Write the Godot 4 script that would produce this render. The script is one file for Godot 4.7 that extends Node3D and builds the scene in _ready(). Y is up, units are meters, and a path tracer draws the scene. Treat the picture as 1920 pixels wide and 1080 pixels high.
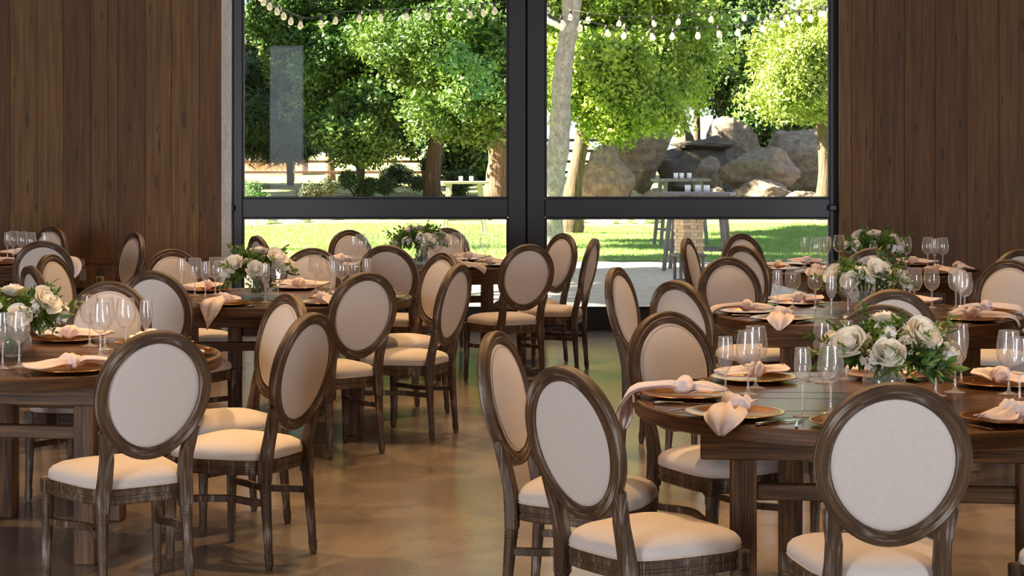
extends Node3D
# A barn-like banquet hall: round plank tables, oval-back linen chairs, glasses, napkins and flowers,
# in front of tall black-framed glass doors that open on a garden.

const CAM_H := 1.6166
const FOCAL := 3500.0        # pixels of a 1920 x 1080 frame
const HORIZON := 287.5

var M := {}
var taken := {}
var lists := {}
var rng := RandomNumberGenerator.new()

# ------------------------------------------------------------------ small helpers
func numbered(called: String) -> String:
	var n: int = taken.get(called, 0)
	taken[called] = n + 1
	return called if n == 0 else "%s_%03d" % [called, n]

func new_st() -> SurfaceTool:
	var st := SurfaceTool.new()
	st.begin(Mesh.PRIMITIVE_TRIANGLES)
	st.set_smooth_group(0)
	return st

func done(st: SurfaceTool) -> ArrayMesh:
	st.generate_normals()
	st.index()
	return st.commit()

func part(parent: Node, called: String, mesh: Mesh, m: Material, at := Vector3.ZERO) -> MeshInstance3D:
	var o := MeshInstance3D.new()
	o.name = called
	o.mesh = mesh
	o.material_override = m
	o.position = at
	o.cast_shadow = GeometryInstance3D.SHADOW_CASTING_SETTING_ON
	parent.add_child(o, true)
	return o

func tag(o: Node, label: String, category: String, group := "") -> Node:
	o.set_meta("label", label)
	o.set_meta("category", category)
	if group != "":
		o.set_meta("group", group)
	return o

func thing(called: String, label: String, category: String, at := Vector3.ZERO, turn := 0.0, group := "") -> Node3D:
	var o := Node3D.new()
	o.name = numbered(called)
	add_child(o)
	o.position = at
	o.rotation.y = turn
	tag(o, label, category, group)
	return o

func single(called: String, mesh: Mesh, m: Material, label: String, category: String, at := Vector3.ZERO, turn := 0.0, group := "") -> MeshInstance3D:
	var o := part(self, numbered(called), mesh, m, at)
	o.rotation.y = turn
	tag(o, label, category, group)
	return o

func structure(called: String, mesh: Mesh, m: Material) -> MeshInstance3D:
	var o := part(self, called, mesh, m)
	o.set_meta("kind", "structure")
	return o

func structure_root(called: String, label := "") -> Node3D:
	var o := Node3D.new()
	o.name = called
	add_child(o)
	o.set_meta("kind", "structure")
	if label != "":
		o.set_meta("label", label)
	return o

func copy_of(proto: Node3D, called: String, at: Vector3, turn: float) -> Node3D:
	var o: Node3D = proto.duplicate()
	o.name = numbered(called)
	add_child(o)
	o.position = at
	o.rotation.y = turn
	return o

# a, b, c, d run counter-clockwise as seen from outside
func quad(st: SurfaceTool, a: Vector3, b: Vector3, c: Vector3, d: Vector3) -> void:
	tri(st, a, b, c)
	tri(st, a, c, d)

func tri(st: SurfaceTool, a: Vector3, b: Vector3, c: Vector3) -> void:
	if a.is_equal_approx(b) or b.is_equal_approx(c) or a.is_equal_approx(c):
		return
	st.add_vertex(a)
	st.add_vertex(c)
	st.add_vertex(b)

# a surface of rows of points; centers (one per row) lie inside it and decide which side is outside
func grid(st: SurfaceTool, rows: Array, wrap_rows: bool, wrap_cols: bool, centers: Array) -> void:
	var nr := rows.size()
	var nc: int = rows[0].size()
	var er := nr if wrap_rows else nr - 1
	var ec := nc if wrap_cols else nc - 1
	var sum := 0.0
	for i in er:
		var r0: PackedVector3Array = rows[i]
		var r1: PackedVector3Array = rows[(i + 1) % nr]
		var c: Vector3 = (centers[i] + centers[(i + 1) % nr]) * 0.5
		for j in ec:
			var k := (j + 1) % nc
			var n := (r0[k] - r0[j]).cross(r1[j] - r0[j]) + (r1[j] - r1[k]).cross(r0[k] - r1[k])
			sum += n.dot((r0[j] + r1[k]) * 0.5 - c)
	for i in er:
		var r0: PackedVector3Array = rows[i]
		var r1: PackedVector3Array = rows[(i + 1) % nr]
		for j in ec:
			var k := (j + 1) % nc
			if sum >= 0.0:
				quad(st, r0[j], r0[k], r1[k], r1[j])
			else:
				quad(st, r0[j], r1[j], r1[k], r0[k])

func cap(st: SurfaceTool, ring: PackedVector3Array, outward: Vector3) -> void:
	var c := Vector3.ZERO
	for p in ring:
		c += p
	c /= ring.size()
	for j in ring.size():
		var a := ring[j]
		var b := ring[(j + 1) % ring.size()]
		if (a - c).cross(b - c).dot(outward) >= 0.0:
			tri(st, c, a, b)
		else:
			tri(st, c, b, a)

func lathe(st: SurfaceTool, profile: Array, seg: int, xf := Transform3D(), hollow := false) -> void:
	var rows := []
	var centers := []
	var mid := 0.0
	for p in profile:
		mid += p.y
	mid /= profile.size()
	for p in profile:
		var ring := PackedVector3Array()
		for j in seg:
			var t := TAU * j / seg
			ring.append(xf * Vector3(p.x * cos(t), p.y, p.x * sin(t)))
		rows.append(ring)
		centers.append(xf * Vector3(0, mid if hollow else p.y, 0))
	grid(st, rows, false, true, centers)

func tube(st: SurfaceTool, pts: Array, radii: Array, seg: int, capped := true, squash := 1.0) -> void:
	var rows := []
	var n := Vector3.ZERO
	var count := pts.size()
	for i in count:
		var t: Vector3 = (pts[mini(i + 1, count - 1)] - pts[maxi(i - 1, 0)]).normalized()
		if i == 0:
			n = t.cross(Vector3.UP if absf(t.y) < 0.9 else Vector3.RIGHT).normalized()
		else:
			n = (n - t * n.dot(t)).normalized()
		var b := t.cross(n)
		var ring := PackedVector3Array()
		for j in seg:
			var a := TAU * j / seg
			ring.append(pts[i] + n * cos(a) * radii[i] + b * sin(a) * radii[i] * squash)
		rows.append(ring)
	grid(st, rows, false, true, pts)
	if capped:
		cap(st, rows[0], pts[0] - pts[1])
		cap(st, rows[count - 1], pts[count - 1] - pts[count - 2])

# a rectangular bar swept along points: side is the direction of its width
func bar(st: SurfaceTool, pts: Array, widths: Array, depths: Array, side: Vector3) -> void:
	var rows := []
	var count := pts.size()
	for i in count:
		var t: Vector3 = (pts[mini(i + 1, count - 1)] - pts[maxi(i - 1, 0)]).normalized()
		var s := (side - t * side.dot(t)).normalized()
		var d := t.cross(s)
		var w: float = widths[i] * 0.5
		var h: float = depths[i] * 0.5
		var e := minf(w, h) * 0.28
		var ring := PackedVector3Array()
		for c in [[-w + e, -h], [w - e, -h], [w, -h + e], [w, h - e], [w - e, h], [-w + e, h], [-w, h - e], [-w, -h + e]]:
			ring.append(pts[i] + s * c[0] + d * c[1])
		rows.append(ring)
	for j in 8:
		st.set_smooth_group(j + 1)
		var strips := []
		for r in rows:
			strips.append(PackedVector3Array([r[j], r[(j + 1) % 8]]))
		grid(st, strips, false, false, pts)
	st.set_smooth_group(-1)
	cap(st, rows[0], pts[0] - pts[1])
	cap(st, rows[count - 1], pts[count - 1] - pts[count - 2])
	st.set_smooth_group(0)

# a box with chamfered edges
func cbox(st: SurfaceTool, xf: Transform3D, size: Vector3, b: float) -> void:
	var h := size * 0.5
	b = minf(b, minf(h.x, minf(h.y, h.z)) * 0.9)
	st.set_smooth_group(-1)
	var axes := [Vector3.RIGHT, Vector3.UP, Vector3.BACK]
	for k in 3:
		var u: Vector3 = axes[(k + 1) % 3]
		var v: Vector3 = axes[(k + 2) % 3]
		var n: Vector3 = axes[k]
		var hn := h[k]
		var hu := h[(k + 1) % 3] - b
		var hv := h[(k + 2) % 3] - b
		for s in [-1.0, 1.0]:
			var c: Vector3 = n * hn * s
			var q := [c - u * hu - v * hv, c + u * hu - v * hv, c + u * hu + v * hv, c - u * hu + v * hv]
			if s > 0:
				quad(st, xf * q[0], xf * q[1], xf * q[2], xf * q[3])
			else:
				quad(st, xf * q[3], xf * q[2], xf * q[1], xf * q[0])
	for k in 3:                                     # twelve edges
		var a: Vector3 = axes[k]
		var u: Vector3 = axes[(k + 1) % 3]
		var v: Vector3 = axes[(k + 2) % 3]
		var ha := h[k] - b
		var hu := h[(k + 1) % 3]
		var hv := h[(k + 2) % 3]
		for su in [-1.0, 1.0]:
			for sv in [-1.0, 1.0]:
				var p: Vector3 = u * su * hu + v * sv * (hv - b)
				var q: Vector3 = u * su * (hu - b) + v * sv * hv
				if su * sv > 0:
					quad(st, xf * (p - a * ha), xf * (q - a * ha), xf * (q + a * ha), xf * (p + a * ha))
				else:
					quad(st, xf * (p + a * ha), xf * (q + a * ha), xf * (q - a * ha), xf * (p - a * ha))
	for sx in [-1.0, 1.0]:
		for sy in [-1.0, 1.0]:
			for sz in [-1.0, 1.0]:
				var p := Vector3(sx * h.x, sy * (h.y - b), sz * (h.z - b))
				var q := Vector3(sx * (h.x - b), sy * h.y, sz * (h.z - b))
				var r := Vector3(sx * (h.x - b), sy * (h.y - b), sz * h.z)
				if sx * sy * sz > 0:
					tri(st, xf * p, xf * q, xf * r)
				else:
					tri(st, xf * p, xf * r, xf * q)
	st.set_smooth_group(0)

func box_mesh(size: Vector3, b: float) -> ArrayMesh:
	var st := new_st()
	cbox(st, Transform3D(), size, b)
	return done(st)

func at_box(st: SurfaceTool, c: Vector3, size: Vector3, b := 0.003) -> void:
	cbox(st, Transform3D(Basis(), c), size, b)

# ------------------------------------------------------------------ textures
func noise_bytes(seed_: int, w: int, h: int, freq: float, squeeze := 1, along_x := false, octaves := 4) -> PackedByteArray:
	var n := FastNoiseLite.new()
	n.seed = seed_
	n.noise_type = FastNoiseLite.TYPE_SIMPLEX_SMOOTH
	n.frequency = freq
	n.fractal_octaves = octaves
	var im: Image
	if along_x:
		im = n.get_seamless_image(w / squeeze, h)
	else:
		im = n.get_seamless_image(w, h / squeeze)
	im.convert(Image.FORMAT_L8)
	if squeeze > 1:
		im.resize(w, h, Image.INTERPOLATE_CUBIC)
	return im.get_data()

func to_texture(w: int, h: int, data: PackedByteArray) -> ImageTexture:
	return ImageTexture.create_from_image(Image.create_from_data(w, h, false, Image.FORMAT_RGB8, data))

# wood: c0 dark, c1 light, c2 pale wash lying in patches; streaks run along v, or along u
func wood_texture(seed_: int, c0: Color, c1: Color, c2: Color, wash: float, along_x: bool, knots := 0) -> ImageTexture:
	var w := 512
	var fine := noise_bytes(seed_, w, w, 0.09, 16, along_x, 3)
	var mid := noise_bytes(seed_ + 1, w, w, 0.02, 6, along_x, 3)
	var patch := noise_bytes(seed_ + 2, w, w, 0.012, 2, along_x, 4)
	var dark := PackedFloat32Array()
	dark.resize(w * w)
	var r := RandomNumberGenerator.new()
	r.seed = seed_
	for k in knots:
		var kx := r.randf_range(12, w - 12)
		var ky := r.randf_range(24, w - 24)
		var rx := r.randf_range(3.0, 8.0)
		var ry := rx * r.randf_range(1.2, 2.2)
		for y in range(int(ky - ry * 2.5), int(ky + ry * 2.5)):
			for x in range(int(kx - rx * 2.5), int(kx + rx * 2.5)):
				if x < 0 or y < 0 or x >= w or y >= w:
					continue
				var d := Vector2((x - kx) / rx, (y - ky) / ry).length()
				dark[y * w + x] = maxf(dark[y * w + x], clampf(1.15 - d * 0.62, 0, 1) * (0.7 + 0.3 * sin(d * 7.0)))
	var out := PackedByteArray()
	out.resize(w * w * 3)
	for i in w * w:
		var a := clampf(0.5 + (fine[i] / 255.0 - 0.5) * 0.9 + (mid[i] / 255.0 - 0.5) * 0.9, 0, 1)
		var c := c0.lerp(c1, a)
		if wash > 0.0:
			var t := smoothstep(0.52, 0.85, patch[i] / 255.0 * 0.62 + fine[i] / 255.0 * 0.42)
			c = c.lerp(c2, t * wash)
		if dark[i] > 0.0:
			c = c.lerp(c0 * 0.35, dark[i] * 0.75)
		out[i * 3] = int(clampf(c.r, 0, 1) * 255)
		out[i * 3 + 1] = int(clampf(c.g, 0, 1) * 255)
		out[i * 3 + 2] = int(clampf(c.b, 0, 1) * 255)
	return to_texture(w, w, out)

# blotches of three colours with fine grain
func blotch_texture(seed_: int, w: int, c0: Color, c1: Color, c2: Color, coarse: float, fine_f: float, grain: float) -> ImageTexture:
	var a1 := noise_bytes(seed_, w, w, coarse, 1, false, 5)
	var a2 := noise_bytes(seed_ + 5, w, w, coarse * 2.3, 1, false, 4)
	var a3 := noise_bytes(seed_ + 9, w, w, fine_f, 1, false, 2)
	var out := PackedByteArray()
	out.resize(w * w * 3)
	for i in w * w:
		var c := c0.lerp(c1, smoothstep(0.25, 0.75, a1[i] / 255.0))
		c = c.lerp(c2, smoothstep(0.55, 0.85, a2[i] / 255.0) * 0.7)
		var g := 1.0 + (a3[i] / 255.0 - 0.5) * 2.0 * grain
		out[i * 3] = int(clampf(c.r * g, 0, 1) * 255)
		out[i * 3 + 1] = int(clampf(c.g * g, 0, 1) * 255)
		out[i * 3 + 2] = int(clampf(c.b * g, 0, 1) * 255)
	return to_texture(w, w, out)

func linen_texture(seed_: int, c: Color) -> ImageTexture:
	var w := 512
	var h1 := noise_bytes(seed_, w, w, 0.22, 16, true, 2)
	var v1 := noise_bytes(seed_ + 3, w, w, 0.22, 16, false, 2)
	var soft := noise_bytes(seed_ + 7, w, w, 0.01, 1, false, 3)
	var out := PackedByteArray()
	out.resize(w * w * 3)
	for i in w * w:
		var g := 1.0 + (h1[i] / 255.0 - 0.5) * 0.09 + (v1[i] / 255.0 - 0.5) * 0.06 + (soft[i] / 255.0 - 0.5) * 0.02
		out[i * 3] = int(clampf(c.r * g, 0, 1) * 255)
		out[i * 3 + 1] = int(clampf(c.g * g, 0, 1) * 255)
		out[i * 3 + 2] = int(clampf(c.b * g, 0, 1) * 255)
	return to_texture(w, w, out)

func mat(called: String, c: Color, rough: float, metal := 0.0) -> StandardMaterial3D:
	var m := StandardMaterial3D.new()
	m.resource_name = called
	m.albedo_color = c
	m.roughness = rough
	m.metallic = metal
	M[called] = m
	return m

func tex_mat(called: String, t: Texture2D, rough: float, scale: Vector3, in_world: bool) -> StandardMaterial3D:
	var m := mat(called, Color.WHITE, rough)
	m.albedo_texture = t
	m.uv1_triplanar = true
	m.uv1_world_triplanar = in_world
	m.uv1_scale = scale
	return m

func srgb(r: int, g: int, b: int) -> Color:
	return Color(r / 255.0, g / 255.0, b / 255.0)

func make_materials() -> void:
	tex_mat("chair_wood", wood_texture(11, srgb(58, 41, 27), srgb(104, 77, 51), srgb(164, 157, 151), 1.0, false), 0.55, Vector3(2.2, 1.5, 2.2), true)
	M.chair_wood.heightmap_enabled = true
	M.chair_wood.heightmap_texture = M.chair_wood.albedo_texture
	M.chair_wood.heightmap_scale = 0.15
	var bent := mat("chair_wood_bent", Color.WHITE, 0.55)
	bent.albedo_texture = M.chair_wood.albedo_texture
	var th := wood_texture(23, srgb(52, 32, 17), srgb(124, 86, 50), srgb(150, 120, 90), 0.12, true)
	var tv := wood_texture(29, srgb(56, 35, 18), srgb(136, 94, 54), srgb(150, 120, 90), 0.12, false)
	tex_mat("table_top_wood", th, 0.26, Vector3(1.2, 1.2, 2.0), false)
	tex_mat("table_wood_lengthwise", th, 0.6, Vector3(1.1, 2.4, 1.1), false)
	tex_mat("table_wood_upright", tv, 0.6, Vector3(2.4, 1.1, 2.4), false)
	tex_mat("linen", linen_texture(41, srgb(222, 213, 205)), 0.9, Vector3(5.0, 5.0, 5.0), true)
	mat("linen_piping", srgb(222, 204, 184), 0.9)
	for k in 4:
		var tone: float = [1.0, 0.86, 1.12, 0.95][k]
		var red: float = [0.0, 6.0, -4.0, 3.0][k]
		tex_mat("wall_plank_%d" % k, wood_texture(60 + k * 7, srgb(int(94 * tone + red), int(65 * tone), int(32 * tone)), srgb(int(134 * tone + red), int(95 * tone), int(50 * tone)), srgb(118, 96, 72), 0.35, false, 14), 0.62, Vector3(1.4, 0.42, 1.4), true)
		M["wall_plank_%d" % k].heightmap_enabled = true
		M["wall_plank_%d" % k].heightmap_texture = M["wall_plank_%d" % k].albedo_texture
		M["wall_plank_%d" % k].heightmap_scale = 0.12
	var floor_m := tex_mat("polished_concrete", blotch_texture(81, 1024, srgb(122, 110, 98), srgb(140, 127, 112), srgb(112, 103, 94), 0.005, 0.2, 0.04), 0.2, Vector3(0.22, 0.22, 0.22), true)
	floor_m.metallic_specular = 0.7
	mat("black_steel", srgb(46, 45, 50), 0.42)
	mat("dark_groove", srgb(24, 17, 12), 0.9)
	tex_mat("brightened_plaster", blotch_texture(91, 256, srgb(222, 218, 210), srgb(236, 232, 224), srgb(206, 202, 194), 0.02, 0.2, 0.06), 0.85, Vector3(0.8, 0.3, 0.8), true)  # plaster colour brightened to stand in for outdoor light on the reveal
	mat("ceiling_board", srgb(150, 122, 96), 0.8)
	mat("side_wall_paint", srgb(150, 122, 98), 0.85)
	var pane := mat("window_glass", Color(1, 1, 1, 0.0), 0.0)
	pane.transparency = BaseMaterial3D.TRANSPARENCY_ALPHA
	var gl := mat("glassware", Color(1, 1, 1, 0.02), 0.0)
	gl.transparency = BaseMaterial3D.TRANSPARENCY_ALPHA
	gl.metallic_specular = 0.5
	gl.metallic = 0.06
	var gt := mat("stem_glass", Color(1, 1, 1, 0.03), 0.02)
	gt.transparency = BaseMaterial3D.TRANSPARENCY_ALPHA
	gt.metallic = 0.28
	var gs := mat("solid_glass", Color(1, 1, 1, 0.0), 0.0)
	gs.refraction_enabled = true
	gs.refraction_scale = 0.05
	mat("gold_plate", srgb(222, 160, 92), 0.22, 1.0)
	mat("cutlery_steel", srgb(205, 205, 208), 0.2, 1.0)
	mat("knife_handle", srgb(120, 118, 120), 0.3, 1.0)
	var nap := tex_mat("pink_linen", linen_texture(47, srgb(247, 234, 233)), 0.9, Vector3(5, 5, 5), false)
	nap.backlight_enabled = true
	nap.backlight = Color(0.25, 0.2, 0.19)
	var rose := mat("rose_petal", srgb(253, 249, 236), 0.6)
	rose.backlight_enabled = true
	rose.backlight = Color(0.4, 0.38, 0.3)
	var blos := mat("white_blossom", srgb(250, 250, 244), 0.6)
	blos.backlight_enabled = true
	blos.backlight = Color(0.4, 0.4, 0.36)
	for k in 3:
		var lf := mat("bouquet_leaf_%d" % k, [srgb(60, 98, 40), srgb(38, 72, 34), srgb(104, 136, 58)][k], 0.45)
		lf.backlight_enabled = true
		lf.backlight = Color(0.3, 0.4, 0.1)
	mat("green_stem", srgb(86, 118, 52), 0.5)
	mat("outlet_plate", srgb(150, 134, 122), 0.5)
	mat("brass_device", srgb(190, 160, 100), 0.4)
	mat("dark_device", srgb(40, 34, 30), 0.3)
	# outdoors
	tex_mat("gravel", blotch_texture(101, 512, srgb(172, 156, 136), srgb(190, 174, 152), srgb(150, 136, 118), 0.02, 0.45, 0.22), 0.95, Vector3(0.5, 0.5, 0.5), true)
	tex_mat("lawn_turf", blotch_texture(107, 512, srgb(104, 136, 66), srgb(138, 164, 92), srgb(158, 174, 112), 0.02, 0.4, 0.25), 0.95, Vector3(0.4, 0.4, 0.4), true)
	tex_mat("mulch", blotch_texture(113, 512, srgb(170, 142, 108), srgb(200, 174, 138), srgb(140, 112, 84), 0.03, 0.4, 0.25), 0.95, Vector3(0.4, 0.4, 0.4), true)
	tex_mat("rough_grass", blotch_texture(119, 512, srgb(112, 122, 62), srgb(164, 156, 100), srgb(196, 182, 136), 0.012, 0.4, 0.22), 0.95, Vector3(0.2, 0.2, 0.2), true)
	tex_mat("boulder_rock", blotch_texture(127, 512, srgb(104, 93, 82), srgb(136, 123, 108), srgb(80, 73, 66), 0.015, 0.25, 0.2), 0.9, Vector3(0.5, 0.5, 0.5), true)
	M.boulder_rock.heightmap_enabled = true
	M.boulder_rock.heightmap_texture = M.boulder_rock.albedo_texture
	M.boulder_rock.heightmap_scale = 4.0
	tex_mat("wet_rock", blotch_texture(131, 256, srgb(60, 52, 44), srgb(84, 72, 58), srgb(48, 48, 42), 0.02, 0.25, 0.2), 0.5, Vector3(0.6, 0.6, 0.6), true)
	tex_mat("edging_rock", blotch_texture(133, 256, srgb(200, 186, 168), srgb(216, 206, 190), srgb(170, 156, 142), 0.03, 0.25, 0.2), 0.9, Vector3(0.8, 0.8, 0.8), true)
	tex_mat("brown_bark", wood_texture(137, srgb(62, 50, 40), srgb(128, 110, 90), srgb(150, 134, 114), 0.3, false), 0.95, Vector3(1.6, 0.7, 1.6), true)
	M.brown_bark.heightmap_enabled = true
	M.brown_bark.heightmap_texture = M.brown_bark.albedo_texture
	M.brown_bark.heightmap_scale = 4.0
	tex_mat("grey_bark", blotch_texture(139, 512, srgb(138, 131, 130), srgb(166, 160, 160), srgb(96, 86, 80), 0.014, 0.2, 0.08), 0.9, Vector3(1.3, 0.7, 1.3), true)
	for k in 4:
		var lm := mat("leaf_%d" % k, Color.WHITE, 0.5)
		lm.vertex_color_use_as_albedo = true
		lm.backlight_enabled = true
		lm.backlight = [Color(0.62, 0.64, 0.3), Color(0.44, 0.48, 0.24), Color(0.32, 0.38, 0.2), Color(0.62, 0.6, 0.32)][k]
	tex_mat("fence_wood", wood_texture(149, srgb(58, 38, 28), srgb(104, 74, 56), srgb(120, 100, 86), 0.2, true), 0.8, Vector3(1, 3, 1), true)
	tex_mat("weathered_timber", wood_texture(151, srgb(148, 136, 116), srgb(186, 174, 152), srgb(196, 190, 178), 0.4, true), 0.8, Vector3(1, 3, 3), true)
	tex_mat("grey_timber", wood_texture(153, srgb(96, 92, 92), srgb(134, 130, 128), srgb(150, 148, 146), 0.4, false), 0.8, Vector3(3, 1, 3), true)
	for k in 2:
		tex_mat("pale_block_%d" % k, wood_texture(157 + k, [srgb(208, 186, 152), srgb(190, 164, 128)][k], [srgb(234, 216, 184), srgb(220, 198, 164)][k], srgb(220, 200, 170), 0.1, true), 0.7, Vector3(4, 4, 4), true)
	mat("votive_white", srgb(244, 244, 240), 0.3)
	M.votive_white.backlight_enabled = true
	M.votive_white.backlight = Color(0.5, 0.5, 0.48)
	mat("shed_pink", srgb(214, 168, 156), 0.9)
	mat("shed_pane", srgb(90, 92, 96), 0.2)
	mat("bulb_socket", srgb(26, 24, 26), 0.5)
	var bg := mat("bulb_glass", Color(1, 0.97, 0.9, 0.25), 0.05)
	bg.transparency = BaseMaterial3D.TRANSPARENCY_ALPHA
	bg.emission_enabled = true
	bg.emission = Color(1.0, 0.86, 0.62)
	bg.emission_energy_multiplier = 0.12
	var lg := mat("lamp_glow", srgb(255, 236, 206), 0.4)
	lg.emission_enabled = true
	lg.emission = Color(1.0, 0.85, 0.66)
	lg.emission_energy_multiplier = 4.0
	mat("lamp_can", srgb(40, 38, 36), 0.5)

# ------------------------------------------------------------------ chair (front is -z, back leans to +z)
const OVAL_A := 0.218
const OVAL_B := 0.238
const OVAL_Y := 0.756
const OVAL_Z := 0.310
const TILT := 0.212

func oval(t: float, inset: float, depth: float) -> Vector3:
	var u := sin(t)
	var x := (OVAL_A - inset) * cos(t) * (1.0 + 0.055 * u - 0.03 * u * u)
	var y := (OVAL_B - inset) * u
	return Vector3(x, OVAL_Y + y * cos(TILT) + depth * sin(TILT), OVAL_Z + y * sin(TILT) - depth * cos(TILT))

func oval_dome(st: SurfaceTool, steps: Array) -> void:      # steps of [inset, depth], from the edge to the middle
	var rows := []
	var centers := []
	var away := oval(0, OVAL_A, -0.05 if steps[-1][1] > 0 else 0.05)
	for s in steps:
		var ring := PackedVector3Array()
		for j in 40:
			ring.append(oval(TAU * j / 40, s[0], s[1]))
		rows.append(ring)
		centers.append(away)
	grid(st, rows, false, true, centers)
	cap(st, rows[-1], oval(0, OVAL_A, steps[-1][1]) - away)

func seat_outline(k: int, n: int) -> Vector2:               # x, z of the seat's edge, as a rounded wedge
	var t := TAU * k / n
	var c := cos(t)
	var s := sin(t)
	var x := signf(c) * pow(absf(c), 0.42)
	var z := signf(s) * pow(absf(s), 0.5)
	var half := lerpf(0.243, 0.178, (z + 1.0) * 0.5)
	return Vector2(x * half, z * 0.213 + 0.026 - (0.022 * (1.0 - x * x) if z < 0 else -0.004 * (1.0 - x * x)))

func turned_leg(top: Vector3, foot: Vector3) -> ArrayMesh:
	var st := new_st()
	var long := (top - foot).length()
	var up := (top - foot).normalized()
	var xf := Transform3D(Basis(Quaternion(Vector3.UP, up)), foot)
	var prof := []
	for p in [[0.0, 0.0], [0.011, 0.0], [0.0145, 0.008], [0.0175, 0.024], [0.0175, 0.034], [0.0150, 0.036], [0.0188, 0.040], [0.0188, 0.046], [0.0150, 0.049], [0.0188, 0.053], [0.0185, 0.058], [0.0150, 0.062]]:
		prof.append(Vector2(p[0], p[1]))
	lathe(st, prof, 14, xf)
	var rows := []                                          # fluted shaft
	var centers := []
	for i in 5:
		var y := lerpf(0.062, long - 0.036, i / 4.0)
		var r := lerpf(0.0155, 0.0222, i / 4.0)
		var ring := PackedVector3Array()
		for j in 24:
			var a := TAU * j / 24
			ring.append(xf * Vector3(cos(a) * r * (1.0 if j % 3 else 0.87), y, sin(a) * r * (1.0 if j % 3 else 0.87)))
		rows.append(ring)
		centers.append(xf * Vector3(0, y, 0))
	grid(st, rows, false, true, centers)
	var top_prof := []
	for p in [[0.0222, -0.036], [0.0240, -0.034], [0.0245, -0.029], [0.0215, -0.026], [0.0245, -0.022], [0.0245, -0.016], [0.0215, -0.013], [0.0248, -0.009], [0.0250, 0.0], [0.0, 0.0]]:
		top_prof.append(Vector2(p[0], long + p[1]))
	lathe(st, top_prof, 14, xf)
	return done(st)

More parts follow.
